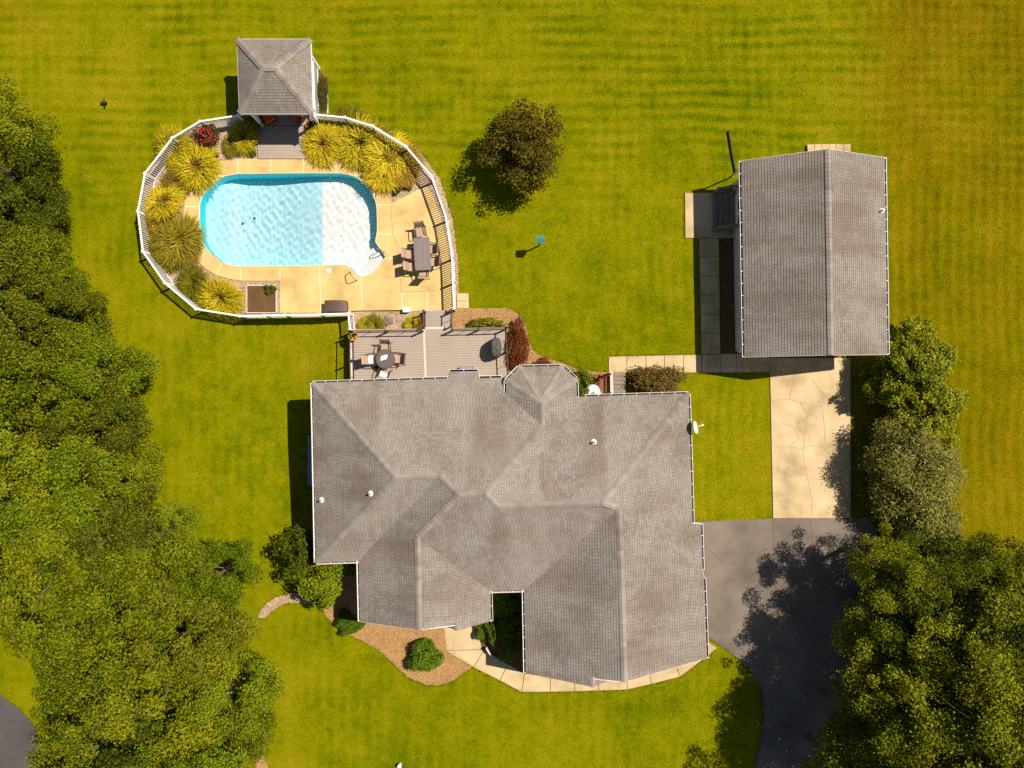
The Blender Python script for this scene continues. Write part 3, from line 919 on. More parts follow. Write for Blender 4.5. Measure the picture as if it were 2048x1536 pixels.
def fascia(parent, a, b, h=0.18):
    a, b = Vector(a), Vector(b)
    m = MB(); m.beam(a - Vector((0, 0, h / 2 + 0.005)), b - Vector((0, 0, h / 2 + 0.005)), 0.03, h)
    return m.build('fascia_board', M['white'], parent)

def inset_poly(poly, d):
    n = len(poly)
    ccw = sum(poly[i][0] * poly[(i + 1) % n][1] - poly[(i + 1) % n][0] * poly[i][1] for i in range(n)) > 0
    out = []
    for i in range(n):
        a, b, c = Vector(poly[i - 1][:2]), Vector(poly[i][:2]), Vector(poly[(i + 1) % n][:2])
        e1, e2 = (b - a).normalized(), (c - b).normalized()
        n1, n2 = Vector((-e1.y, e1.x)), Vector((-e2.y, e2.x))
        if not ccw: n1, n2 = -n1, -n2
        k = 1 + n1.dot(n2)
        out.append(tuple(b + (n1 + n2) * (d / max(k, 0.3))))
    return out

def opening(parent, a, b, t, w, z0, z1, outn, kind='window'):
    """window or door set on the wall a-b at fraction t"""
    a, b = Vector((*a[:2], 0)), Vector((*b[:2], 0))
    d = (b - a).normalized()
    c = a.lerp(b, t)
    o = Vector((*outn, 0)).normalized()
    p, q = c - d * w / 2, c + d * w / 2
    m = MB()
    for (u, v_) in (((p, z0), (q, z0)), ((p, z1), (q, z1)), ((p, z0), (p, z1)), ((q, z0), (q, z1))):
        A = u[0] + o * 0.03 + Vector((0, 0, u[1])); B = v_[0] + o * 0.03 + Vector((0, 0, v_[1]))
        m.beam(A, B, 0.09, 0.09)
    if kind == 'window': m.beam(p + o * 0.03 + Vector((0, 0, (z0 + z1) / 2)), q + o * 0.03 + Vector((0, 0, (z0 + z1) / 2)), 0.05, 0.05)
    f = m.build('window' if kind == 'window' else 'door', M['trim'], parent)
    m = MB()
    if kind == 'window':
        m.beam(p + o * 0.012 + Vector((0, 0, (z0 + z1) / 2)), q + o * 0.012 + Vector((0, 0, (z0 + z1) / 2)), 0.02, z1 - z0)
        m.build('pane', M['glass'], f)
    else:
        m.beam(p + o * 0.012 + Vector((0, 0, (z0 + z1) / 2)), q + o * 0.012 + Vector((0, 0, (z0 + z1) / 2)), 0.03, z1 - z0)
        m.build('panel', M['trim'], f)
    return f

# ------------------------------------------------------------------ house
HV = {'A':(625,766,3.29),'B1':(896,757,3.25),'b2':(898,743,3.11),'b3':(957,742,3.11),'B4':(958,756,3.25),'C':(1004,755,3.25),'C2':(1002,764,3.33),'D':(1012,787,3.55),
'E':(1085,851,4.17),'F':(1083,806,4.17),'G1':(1012,761,3.50),'G2':(1038,734,3.26),'G3':(1125,732,3.23),'G4':(1152,758,3.40),'G5':(1153.6,795,3.39),'H':(1170,793,3.22),
'J':(1377,787,3.21),'K':(1385,1047,3.45),'K2':(1402,1047,3.28),'L':(1405,1140,3.37),'L2':(1408,1155,3.34),'M':(1414,1316,3.34),'N':(1249,1364,4.89),'M2':(1051,1346,3.24),
'Q':(1048,1180,3.25),'R':(980.5,1182,3.28),'T':(982,1242,3.27),'U':(838,1260,4.56),'V':(720,1243,3.32),'W':(717,1122,3.30),'X':(632,1125,3.33),
'a':(792,955,5.05),'b':(881,951,5.03),'c':(918,991,5.38),'d':(972,988,5.37),'e':(997,1013,5.11),'f':(1206,1006,5.08),'g':(1238,1017,4.87),'h':(835,1075,4.56)}
H = {k: P(*v) for k, v in HV.items()}
def zplane(tri, px, py):
    """point on the plane of three house vertices seen at a pixel"""
    a, b, c = (H[k] for k in tri)
    nrm = (b - a).cross(c - a)
    cam0 = Vector((0, 0, CAM_H))
    d = P(px, py, 0) - cam0
    return cam0 + d * ((a - cam0).dot(nrm) / d.dot(nrm))
H['s1'] = zplane('hUT', 887, 1253); H['s2'] = zplane('hUT', 911.5, 1245); H['p1'] = zplane('hUT', 914.6, 1260.5)
H['s3'] = zplane(('g', 'N', 'M2'), 1185, 1353); H['p2'] = zplane(('g', 'N', 'M2'), 1186, 1374)
house = thing('house', 'large single storey house with grey shingle hip roof and white gutters', 'house', (0, -4, 0))
FACES = ['A X a', 'A B1 b2 b3 B4 C C2 D E d c b a', 'X W b a', 'W V U h c b', 'h U s1 s2 p1 T R', 'c h R Q g f e d', 'd e H G5 G4 F E',
         'G4 G3 F', 'G3 G2 F', 'G2 G1 F', 'G1 D E F', 'e f J H', 'f J K K2 L g', 'g N s3 p2 M2 Q', 'g L L2 M N']
for f in FACES: roof_face(house, [H[k] for k in f.split()])
s1l = H['p1'] + Vector((-0.70, 0.10, -0.30)); s4l = H['p2'] + Vector((0.95, 0.25, -0.32))
roof_face(house, [H['p1'], H['s2'], s1l]); roof_face(house, [H['p2'], s4l, H['s3'] + Vector((0.04, 0, 0))])
for e in 'A-a:.28 X-a:.28 a-b:.4 b-c:.28 c-d:.4 c-h:.28 h-U:.4 d-e:.28 e-f:.4 f-J:.28 f-g:.28 g-N:.4 d-E:.3 E-F:.4 F-G1:.2 F-G2:.2 F-G3:.2 F-G4:.2 s2-p1:.4 s3-p2:.4'.split():
    ab, s = e.split(':'); a, b = ab.split('-')
    ridge_cap(house, H[a], H[b], float(s))
mid = Vector((0, -6, 0))
GUT = [('A','B1',(0,-1)),('A','X',(1,0)),('X','W',(0,1)),('W','V',(1,0)),('R','T',(-1,0)),('R','Q',(0,1)),('Q','M2',(1,0)),('H','J',(0,-1)),('J','K',(-1,0)),('K2','L',(-1,0)),
       ('L2','M',(-1,0)),('b2','b3',(0,-1)),('B4','C',(0,-1)),('G1','G2',(1,-1)),('G2','G3',(0,-1)),('G3','G4',(-1,-1)),('G4','G5',(-1,0)),('G1','D',(1,0))]
for a, b, i in GUT: gutter(house, H[a], H[b], (*i, 0))
for a, b in [('V','U'),('U','T'),('M2','N'),('N','M'),('K','K2'),('L','L2')]: fascia(house, H[a], H[b])
foot = [tuple(H[k][:2]) for k in 'A C D G1 G2 G3 G4 G5 H J K K2 M M2 Q R T V W X'.split()]
w_in = inset_poly(foot, 0.38)
m = MB(); nn = len(w_in)
m.add([(x, y, -0.7) for x, y in w_in] + [(x, y, 3.2) for x, y in w_in], [(i, (i + 1) % nn, nn + (i + 1) % nn, nn + i) for i in range(nn)])
m.build('wall', M['siding'], house)
m = MB(); m.prism(inset_poly(foot, 0.02), 3.06, 3.10); m.build('soffit', M['soffit'], house)
for l, t_, r in (('V', 'U', 'T'), ('M2', 'N', 'M')):
    m = MB()
    sh = Vector((0, 0.36, -0.06))
    a, b, c = H[l] + sh, H[t_] + sh, H[r] + sh
    m.add([a, b, c], [(0, 1, 2), (2, 1, 0)]); m.build('gable_wall', M['siding'], house)
wi = dict(zip('A C D G1 G2 G3 G4 G5 H J K K2 M M2 Q R T V W X'.split(), w_in))
for a, b, t, w, z0, z1, on in [('A','C',.12,1.0,1.5,2.7,(0,1)),('A','C',.62,1.8,0.85,2.75,(0,1)),('A','X',.3,1.0,1.4,2.7,(-1,0)),('A','X',.75,1.0,1.4,2.7,(-1,0)),('H','J',.7,1.2,1.3,2.6,(0,1)),
                               ('J','K',.3,1.0,1.3,2.6,(1,0)),('J','K',.7,1.0,1.3,2.6,(1,0)),('V','T',.5,1.6,1.0,2.6,(0,-1)),('M2','M',.35,1.2,1.0,2.5,(0,-1)),('M2','M',.7,1.2,1.0,2.5,(0,-1)),('R','Q',.5,0.9,1.0,2.4,(0,-1))]:
    opening(house, wi[a], wi[b], t, w, z0, z1, on)
opening(house, wi['K2'], wi['M'], 0.3, 2.4, 0.05, 2.3, (1, 0), 'door')
opening(house, wi['K2'], wi['M'], 0.72, 2.4, 0.05, 2.3, (1, 0), 'door')
# bay roof-side bump over the kitchen window and its flashing
m = MB(); q = [H['b2'], H['b3'], H['B4'], H['B1']]
m.prism([tuple(p[:2]) for p in inset_poly([tuple(p[:2]) for p in q], 0.06)], 0.7, 3.0); m.build('bay_wall', M['siding'], house)
# vents
def vent_pipe(px, py, tri, h=0.32, r=0.05, mat='white', name='vent_pipe'):
    p = zplane(tri, px, py)
    m = MB(); m.tube([p - Vector((0, 0, 0.05)), p + Vector((0, 0, h))], r, 10)
    m.lathe([(0.15, 0.03), (0.13, 0.05), (r * 1.1, 0.12)], p, 12)
    o = m.build(name, M[mat], house)
    q = MB(); q.lathe([(r * 0.75, 0), (0, 0.001)], p + Vector((0, 0, h + 0.004)), 10); q.build('pipe_mouth', M['black'], o)
vent_pipe(742, 987, ('A', 'X', 'a')); vent_pipe(644, 1000, ('A', 'X', 'a')); vent_pipe(1187, 884, ('e', 'f', 'J'), 0.3, 0.06)
EXCL.append(w_in)

# cellar hatch on the shaded west side
ch = thing('cellar_hatch', 'grey sloping cellar hatch in the shade along the west wall', 'hatch', P(618, 920, 0.0))
m = MB()
for k in (0, 1):
    y0, y1 = P(0, 871 + k * 51, 0.4)[1] + (-0.01 if k else 0), P(0, 871 + (k + 1) * 51, 0.4)[1] + 0.02
    xa, xb = P(611, 0, 0.35)[0] + 0.02, w_in[0][0] - 0.02
    m.add([(xa, y0, 0.1), (xb, y0, 0.62), (xb, y1, 0.62), (xa, y1, 0.1)], [(0, 3, 2, 1)])
m.build('door_leaf', M['blue_box'], ch)
m = MB(); ya, yb = P(0, 868, 0.4)[1], P(0, 976, 0.4)[1]
m.add([(xa - .05, ya, 0.06), (xb, ya, 0.6), (xb, ya, -.5), (xa - .05, ya, -.5), (xa - .05, yb, 0.06), (xb, yb, 0.6), (xb, yb, -.5), (xa - .05, yb, -.5)], [(0, 1, 2, 3), (4, 7, 6, 5), (0, 3, 7, 4)])
m.build('curb', M['concrete'], ch)

# ------------------------------------------------------------------ garage
garage = thing('garage', 'detached garage with grey gable roof and pale walls beside concrete drive', 'garage', P(1625, 515, 0))
ZE, ZR = 2.7, 4.27
g = {'TL': P(1482,322,ZE), 'BL': P(1489,714,ZE), 'TR': P(1769,315,ZE), 'BR': P(1775,709,ZE), 'RT': P(1656,298,ZR), 'RB': P(1662,710,ZR)}
roof_face(garage, [g['TL'], g['BL'], g['RB'], g['RT']]); roof_face(garage, [g['TR'], g['RT'], g['RB'], g['BR']])
ridge_cap(garage, g['RT'], g['RB'], 0.4)
gutter(garage, g['TL'], g['BL'], (1, 0, 0)); gutter(garage, g['TR'], g['BR'], (-1, 0, 0))
for a, b in (('TL', 'RT'), ('RT', 'TR'), ('BL', 'RB'), ('RB', 'BR')): fascia(garage, g[a], g[b])
gf = [tuple(g[k][:2]) for k in ('TL', 'BL', 'BR', 'TR')]
gi = inset_poly(gf, 0.40)
m = MB()
m.add([(x, y, -0.2) for x, y in gi] + [(x, y, 2.72) for x, y in gi], [(i, (i + 1) % 4, 4 + (i + 1) % 4, 4 + i) for i in range(4)])
m.build('wall', M['siding'], garage)
for side, (p, q, r_) in {'n': (gi[0], gi[3], g['RT']), 's': (gi[1], gi[2], g['RB'])}.items():
    m = MB(); y = (p[1] + q[1]) / 2
    m.add([(p[0], p[1], 2.7), (q[0], q[1], 2.7), (r_.x, y, ZR - 0.08)], [(0, 1, 2), (2, 1, 0)]); m.build('gable_wall', M['siding'], garage)
m = MB(); m.prism(inset_poly(gf, 0.03), 2.50, 2.53); m.build('soffit', M['soffit'], garage)
def along(py): return (gi[0][1] - P(0, py, 1.4)[1]) / (gi[0][1] - gi[1][1])
opening(garage, gi[0], gi[1], along(536), 0.75, 1.2, 2.3, (-1, 0)); opening(garage, gi[0], gi[1], along(646), 0.75, 1.2, 2.3, (-1, 0))
dr = opening(garage, gi[0], gi[1], along(419), 1.75, 0.62, 2.45, (-1, 0), 'door')
for py in (405, 433):
    y = P(0, py, 1.6)[1]; x = gi[0][0] + (gi[1][0] - gi[0][0]) * along(py) - 0.035
    m = MB(); m.box((x, y, 1.62), (0.02, 0.42, 1.25)); m.build('pane', M['glass'], dr)
y = P(0, 416, 1.5)[1]
m = MB(); m.tube([(gi[0][0] - 0.04, y, 1.5), (gi[0][0] - 0.12, y, 1.5), (gi[0][0] - 0.12, y - 0.1, 1.5)], 0.015, 6); m.build('handle', M['steel'], dr)
opening(garage, gi[1], gi[2], 0.38, 4.6, 0.06, 2.3, (0, -1), 'door')
y = P(0, 587, 1.9)[1]; x = gi[0][0] + (gi[1][0] - gi[0][0]) * along(587)
wl = MB(); wl.tube([(x, y, 2.1), (x - 0.16, y, 2.14), (x - 0.22, y, 2.08)], 0.014, 6); wl.lathe([(0.02, 0), (0.09, -0.1), (0.08, -0.13)], (x - 0.22, y, 2.1), 10)
wl.build('wall_lamp', M['black'], garage)
p = zplane('AXa', 0, 0) if False else None
tp = g['TR'].lerp(g['BR'], 0.275) + Vector((-0.28, 0, 0.14))
m = MB(); m.tube([tp - Vector((0, 0, 0.08)), tp + Vector((0, 0, 0.3))], 0.05, 10); m.lathe([(0.14, 0.02), (0.06, 0.12)], tp, 12); m.build('vent_pipe', M['white'], garage)
EXCL.append(gi)

# wooden steps to the garage side door
st = thing('entry_steps', 'weathered wooden steps at the garage side door in shade', 'steps', P(1450, 420, 0.05))
xw = gi[0][0] - 0.03
ya, yb = P(0, 384, 0.4)[1], P(0, 458, 0.4)[1]
for i in range(4):
    z = 0.18 + 0.145 * i
    xa = P(1427, 0, 0.2)[0] + 0.26 * i
    xb = xa + 0.27 if i < 3 else xw
    nb = 2 if i < 3 else 3
    for k in range(nb):
        w = (xb - xa) / nb
        m = MB(); m.box((xa + w * (k + .5), (ya + yb) / 2, z), (w - 0.012, ya - yb, 0.035)); m.build('tread', M['old_wood'], st)
for y in (ya + 0.03, yb - 0.03):
    m = MB()
    xa = P(1427, 0, 0.2)[0]
    m.beam((xa, y, 0.12), (xa + 0.8, y, 0.55), 0.04, 0.22); m.beam((xa + 0.8, y, 0.5), (xw, y, 0.5), 0.04, 0.22); m.build('stringer', M['old_wood'], st)
    for x_, h_ in ((xa + 0.05, 0.95), (xw - 0.1, 1.43)):
        m = MB(); m.beam((x_, y, 0.1), (x_, y, h_), 0.08, 0.08); m.build('rail_post', M['old_wood'], st)
    m = MB(); m.beam((xa - 0.02, y, 0.97), (xa + 0.85, y, 1.45), 0.13, 0.04); m.beam((xa + 0.85, y, 1.45), (xw, y, 1.45), 0.13, 0.04); m.build('handrail', M['old_wood'], st)

# ------------------------------------------------------------------ gazebo
gaz = thing('gazebo', 'open pool pavilion with grey shingle hip roof and white rails', 'gazebo', P(552, 160, 0))
gz = 2.7
q = {'TL': P(474,78,gz), 'TR': P(621,78,gz), 'BR': P(626,227,gz), 'BL': P(478.5,227,gz), 'a1': P(526,135.5,gz + 0.95), 'a2': P(550.5,135.5,gz + 0.95)}
roof_face(gaz, [q['TL'], q['TR'], q['a2'], q['a1']]); roof_face(gaz, [q['TR'], q['BR'], q['a2']]); roof_face(gaz, [q['BR'], q['BL'], q['a1'], q['a2']]); roof_face(gaz, [q['BL'], q['TL'], q['a1']])
for a, b in (('TL', 'a1'), ('TR', 'a2'), ('BR', 'a2'), ('BL', 'a1'), ('a1', 'a2')): ridge_cap(gaz, q[a], q[b], 0.3, 0.17)
for a, b in (('TL', 'TR'), ('TR', 'BR'), ('BR', 'BL'), ('BL', 'TL')): fascia(gaz, q[a], q[b], 0.16)
gp = inset_poly([tuple(q[k][:2]) for k in ('TL', 'TR', 'BR', 'BL')], 0.32)
for x, y in gp:
    m = MB(); m.box((x, y, 1.3), (0.14, 0.14, 2.75)); m.build('post', M['white'], gaz)
m = MB()
for i in range(4): m.beam((*gp[i], 2.6), (*gp[(i + 1) % 4], 2.6), 0.12, 0.18)
m.build('beam', M['white'], gaz)
EXCL.append([tuple(q[k][:2]) for k in ('TL', 'TR', 'BR', 'BL')])
FZ = 0.22
# rails on the sides
def rail_panel(root, a, b, z0, mat, spacing=0.115, h=0.95, bal=0.034):
    a, b = Vector((*a[:2], z0)), Vector((*b[:2], z0))
    m = MB(); m.beam(a + Vector((0, 0, h)), b + Vector((0, 0, h)), 0.085, 0.05); m.build('top_rail', M[mat], root)
    m = MB(); m.beam(a + Vector((0, 0, 0.1)), b + Vector((0, 0, 0.1)), 0.05, 0.04); m.build('bottom_rail', M[mat], root)
    L = (b - a).length; n = max(1, int(L / spacing))
    off = origin(root)
    me = BAL.get((mat, round(h, 2)))
    if me is None:
        mm = MB(); mm.box((0, 0, h / 2 + 0.05), (bal, bal, h - 0.1)); me = BAL[(mat, round(h, 2))] = mm.mesh('baluster', M[mat])
    ang = math.atan2((b - a).y, (b - a).x)
    for i in range(n):
        p = a.lerp(b, (i + 0.5) / n)
        o = link('baluster', me, root); o.location = p - off; o.rotation_euler = (0, 0, ang)
BAL = {}
rail_panel(gaz, gp[1], gp[2], FZ, 'white'); rail_panel(gaz, gp[0], gp[3], FZ, 'white')
# floor and front apron boards
def boards(root, c00, c10, c01, c11, z, n, mat, name='board', gap=0.008, th=0.035):
    """n boards from edge c00-c10 to edge c01-c11"""
    for i in range(n):
        t0, t1 = i / n, (i + 1) / n
        a, b = c00.lerp(c01, t0), c10.lerp(c11, t0)
        c, d = c10.lerp(c11, t1), c00.lerp(c01, t1)
        e = (d - a).normalized() * gap
        m = MB(); m.prism([tuple((a + e)[:2]), tuple((b + e)[:2]), tuple(c[:2]), tuple(d[:2])], z - th, z)
        m.build(name, mat, root)
V2 = lambda p: Vector((p[0], p[1], 0))
gn = 24
boards(gaz, V2(gp[0]), V2(gp[1]), V2(gp[3]) + Vector((0, 0.0, 0)), V2(gp[2]), FZ, gn, M['deck'], 'floor_board')
ap = thing('gazebo_apron', 'pale boarded apron between pavilion and pool', 'deck', P(568, 285, 0))
boards(ap, P(514, 252, 0.15), P(620, 252, 0.15), P(516, 317, 0.15), P(622, 317, 0.15), 0.15, 12, M['deck'])
m = MB(); m.prism(pxy([(517, 253), (619, 253), (621, 316), (518, 316)]), 0.03, 0.112); m.build('joist_frame', M['deck_side'], ap)
m = MB(); m.prism([gp[0], gp[1], gp[2], gp[3]], 0.0, FZ - 0.04); m.build('floor_frame', M['deck_side'], gaz)

# ------------------------------------------------------------------ white pool fence
def fence(label, pix, z0=0.05, h=1.15, name='pool_fence'):
    pts = [P(a, b, h + z0) for a, b in pix]
    root = thing(name, label, 'fence', (pts[0].x, pts[0].y, 0))
    for i, p in enumerate(pts):
        m = MB(); m.box((p.x, p.y, z0 + h / 2), (0.10, 0.10, h + 0.05), rz=0.3 * i)
        o = m.build('post', M['white'], root)
        c = MB(); c.box((p.x, p.y, z0 + h + 0.045), (0.13, 0.13, 0.035), rz=0.3 * i); c.lathe([(0.06, 0.0), (0.0, 0.04)], (p.x, p.y, z0 + h + 0.06), 4); c.build('post_cap', M['white'], o)
    for a, b in zip(pts[:-1], pts[1:]): rail_panel(root, a, b, z0, 'white', 0.115, h, 0.036)
    return root
fence('long white picket fence curving round the west side of the pool', [(476,231),(400,243),(345,276),(290,347),(276,423),(286,503),(330,566),(392,618),(480,632),(530,631),(570,630),(640,629),(697,627),(700,659)])
fence('white picket fence curving round the east side of the pool', [(628,229),(690,235),(745,252),(812,293),(863,352),(891,432),(904,510),(906,560),(908,616)])

# ------------------------------------------------------------------ rear deck
DZ = 0.75
deck = thing('rear_deck', 'wide raised board deck behind the house with bronze railing', 'deck', P(855, 705, 0))
def dq(px, py): return P(px, py, DZ)
boards(deck, dq(702, 658.5), dq(845.5, 657), dq(705, 792), dq(850.5, 790), DZ, 26, M['deck'])
boards(deck, dq(850.0, 657), dq(1011, 654), dq(855, 790), dq(1016, 787), DZ, 26, M['deck'])
for a, b in (((847.7, 656), (852.7, 790)), ((701, 658.5), (703.5, 792)), ((846, 656.2), (902, 655.4))):
    m = MB(); m.beam(dq(*a) + Vector((0, 0, -0.012)), dq(*b) + Vector((0, 0, -0.012)), 0.115, 0.04); m.build('border_board', M['deck_pale'], deck)
m = MB(); m.prism(pxy([(703, 659), (1010, 655), (1014, 770), (705, 774)], DZ), 0.35, DZ - 0.04); m.build('joist_frame', M['deck_side'], deck)
for a in ((706, 664), (775, 663), (846, 662), (930, 660), (1006, 659)):
    p = P(*a, 0.4); m = MB(); m.box((p.x, p.y - 0.05, 0.2), (0.14, 0.14, 0.5)); m.build('support_post', M['deck_side'], deck)
def metal_rail(root, pix, z0, h=0.95, mids=True):
    pts = [P(a, b, z0 + h) for a, b in pix]
    for p in pts:
        m = MB(); m.box((p.x, p.y, z0 + h / 2), (0.075, 0.075, h)); m.box((p.x, p.y, z0 + h + 0.02), (0.1, 0.1, 0.03)); m.build('post', M['rail'], root)
    for a, b in zip(pts[:-1], pts[1:]):
        m = MB(); m.beam((a.x, a.y, z0 + h - 0.02), (b.x, b.y, z0 + h - 0.02), 0.05, 0.035); m.build('top_rail', M['rail'], root)
        m = MB(); m.beam((a.x, a.y, z0 + 0.08), (b.x, b.y, z0 + 0.08), 0.03, 0.03); m.build('bottom_rail', M['rail'], root)
        c = (a + b) / 2
        m = MB(); m.box((c.x, c.y, z0 + h / 2), (0.018, 0.018, h)); m.build('baluster', M['rail'], root)
metal_rail(deck, [(699, 662), (770, 661), (842, 660)], DZ)
metal_rail(deck, [(903, 658.5), (956, 657.5), (1012, 655.5)], DZ)
metal_rail(deck, [(699, 662), (699.5, 720), (701, 785)], DZ)
metal_rail(deck, [(1012, 655.5), (1014, 703), (1016.5, 752)], DZ)
for py in (682, 738):
    p = dq(706, py); m = MB(); m.box((p.x + 0.05, p.y, DZ + 0.02), (0.12, 0.05, 0.03)); m.build('deck_light', M['rail'], deck)
EXCL.append(pxy([(700, 656), (1013, 652), (1016, 790), (703, 794)], 0.2))
bw = thing('boardwalk', 'short board walk joining the pool slab to the rear deck', 'walkway', P(874, 640, 0))
boards(bw, P(846, 621, 0.42), P(903, 620, 0.42), P(846, 655.8, 0.42), P(903, 655, 0.42), 0.42, 7, M['deck'])
m = MB(); m.prism(pxy([(847, 622), (902, 621), (902, 655), (847, 655)], 0.3), 0.05, 0.38); m.build('joist_frame', M['deck_side'], bw)
metal_rail(bw, [(846.5, 621), (846.5, 652)], 0.42); metal_rail(bw, [(902, 620), (901, 651)], 0.42)

# ------------------------------------------------------------------ furniture
def make_chair(label, fabric='sling'):
    r = thing('patio_chair', label, 'chair')
    m = MB()
    prof = [(0.26, 0.43), (0.1, 0.405), (-0.12, 0.40), (-0.22, 0.42)]
    m.add([(x, s * 0.235, z) for x, z in prof for s in (-1, 1)] + [(x, s * 0.235, z - 0.015) for x, z in prof for s in (-1, 1)],
          [(2*i, 2*i+1, 2*i+3, 2*i+2) for i in range(3)] + [(8+2*i, 8+2*i+2, 8+2*i+3, 8+2*i+1) for i in range(3)])
    m.build('seat', M[fabric], r)
    m = MB()
    prof = [(-0.22, 0.43), (-0.27, 0.6), (-0.33, 0.78), (-0.39, 0.93), (-0.44, 0.96)]
    m.add([(x, s * 0.235, z) for x, z in prof for s in (-1, 1)] + [(x - 0.012, s * 0.235, z) for x, z in prof for s in (-1, 1)],
          [(2*i, 2*i+1, 2*i+3, 2*i+2) for i in range(4)] + [(10+2*i, 10+2*i+2, 10+2*i+3, 10+2*i+1) for i in range(4)])
    m.build('backrest', M[fabric], r)
    for s in (-1, 1):
        m = MB(); m.tube([(0.27, s*0.245, 0.43), (-0.22, s*0.245, 0.41), (-0.33, s*0.245, 0.78), (-0.43, s*0.245, 0.97)], 0.017, 6); m.build('side_rail', M['frame'], r)
        m = MB(); m.tube([(-0.28, s*0.27, 0.62), (0.0, s*0.305, 0.65), (0.22, s*0.305, 0.63), (0.27, s*0.30, 0.55)], 0.024, 6); m.build('armrest', M['frame'], r)
        for x0, x1 in ((0.27, 0.30), (-0.24, -0.34)):
            m = MB(); m.tube([(x0, s*0.29 if x0 > 0 else s*0.26, 0.56 if x0 > 0 else 0.5), (x1, s*0.29, 0.0)], 0.018, 6); m.build('leg', M['frame'], r)
    return r
chair0 = make_chair('x')
used = [False]
def chair(px, py, z, deg, label, group):
    c = chair0 if not used[0] else copy_tree(chair0)
    used[0] = True
    c.location = P(px, py, z + 0.45) - Vector((0, 0, 0.45)); c.rotation_euler = (0, 0, math.radians(deg))
    tag(c, label, 'chair', group)
    return c
GD = 'chairs at the poolside dining table'
chair(841, 463, ZS, -82, 'tan sling patio chair at the pool-fence end of the long dining table, turned slightly', GD)
chair(822, 508, ZS, 2, 'tan sling patio chair on the pool side of the dining table, upper one', GD)
chair(826, 533, ZS, 2, 'tan sling patio chair on the pool side of the dining table, lower one', GD)
chair(862, 498, ZS, 180, 'tan sling patio chair on the fence side of the dining table, upper one', GD)
chair(866, 523, ZS, 180, 'tan sling patio chair on the fence side of the dining table, lower one', GD)
chair(847, 543, ZS, 88, 'tan sling patio chair at the end of the dining table nearest the boardwalk', GD)
GR = 'chairs at the round deck table'
chair(771, 696, DZ, -92, 'tan sling patio chair pushed under the round table from the railing side', GR)
ca = chair(744, 719, DZ, 5, 'tan sling patio chair with white towel, west of the round table', GR)
chair(797, 717, DZ, 176, 'tan sling patio chair east of the round table', GR)
cb = chair(768, 747, DZ, 68, 'tan sling patio chair with white towel, tucked by the house eave', GR)
for c, lab in ((ca, 'folded white towel on the west chair of the round table'), (cb, 'folded white towel on the chair nearest the house')):
    t = thing('towel', lab, 'towel', c.location + Vector((0, 0, 0.43)), 'white towels', c.rotation_euler.z)
    m = MB()
    r = random.Random(3)
    g_ = 6
    vs = [((i / g_ - 0.5) * 0.26 - 0.08, (j / g_ - 0.5) * 0.44, 0.012 + 0.012 * r.random()) for i in range(g_ + 1) for j in range(g_ + 1)]
    m.add(vs, [(i*(g_+1)+j, (i+1)*(g_+1)+j, (i+1)*(g_+1)+j+1, i*(g_+1)+j+1) for i in range(g_) for j in range(g_)])
    me = m.mesh('fold', M['cloth'], True); o = link('fold', me, t)
    sm = o.modifiers.new('s', 'SOLIDIFY'); sm.thickness = 0.02  # thin uneven white rectangle laid on the seat

def rounded_rect(cx, cy, w, h, r, rz, n=5):
    out = []
    for sx, sy, a0 in ((1, 1, 0), (-1, 1, 90), (-1, -1, 180), (1, -1, 270)):
        for k in range(n + 1):
            a = math.radians(a0 + 90 * k / n)
            out.append((sx * (w / 2 - r) + r * math.cos(a), sy * (h / 2 - r) + r * math.sin(a)))
    c, s = math.cos(rz), math.sin(rz)
    return [(cx + x * c - y * s, cy + x * s + y * c) for x, y in out]
dt = thing('dining_table', 'long grey slatted patio table with rounded corners on the pool deck', 'table', P(845, 506, ZS))
c = P(844.5, 507.5, ZS + 0.72); rz = math.radians(3.5)
m = MB(); m.prism(rounded_rect(c.x, c.y, 0.86, 1.74, 0.09, rz), ZS + 0.69, ZS + 0.72); m.build('table_top', M['table'], dt, bevel=0.008)
for dx, dy, w, h in ((0, 0, 0.22, 1.12),):
    m = MB()
    for off in (-0.13, 0.13):
        p = Matrix.Rotation(rz, 3, 'Z') @ Vector((off, 0, 0)); m.box((c.x + p.x, c.y + p.y, ZS + 0.722), (0.014, 1.1, 0.008), rz=rz)
    for off in (-0.56, 0.56):
        p = Matrix.Rotation(rz, 3, 'Z') @ Vector((0, off, 0)); m.box((c.x + p.x, c.y + p.y, ZS + 0.722), (0.27, 0.014, 0.008), rz=rz)
    m.build('inlay_strip', M['sling'], dt)
m = MB(); m.lathe([(0.028, 0.0), (0.0, 0.002)], (c.x, c.y, ZS + 0.7235), 10); m.build('umbrella_hole', M['black'], dt)
for sx in (-1, 1):
    for sy in (-1, 1):
        p = Matrix.Rotation(rz, 3, 'Z') @ Vector((sx * 0.34, sy * 0.76, 0)); m = MB(); m.tube([(c.x + p.x, c.y + p.y, ZS + 0.69), (c.x + p.x * 1.05, c.y + p.y * 1.03, ZS)], 0.028, 8); m.build('leg', M['frame'], dt)
rt = thing('round_table', 'round dark mottled patio table on the rear deck', 'table', P(771, 718, DZ))
c = P(771, 718, DZ + 0.72)
m = MB(); m.lathe([(0.50, 0.69), (0.515, 0.7), (0.515, 0.715), (0.50, 0.722), (0.0, 0.722)], (c.x, c.y, DZ), 36); m.build('table_top', M['table_dark'], rt)
m = MB(); m.lathe([(0.47, 0.0), (0.47, 0.006), (0.45, 0.006), (0.45, 0.0)], (c.x, c.y, DZ + 0.7225), 36, cap=False); m.build('rim_inlay', M['frame'], rt)
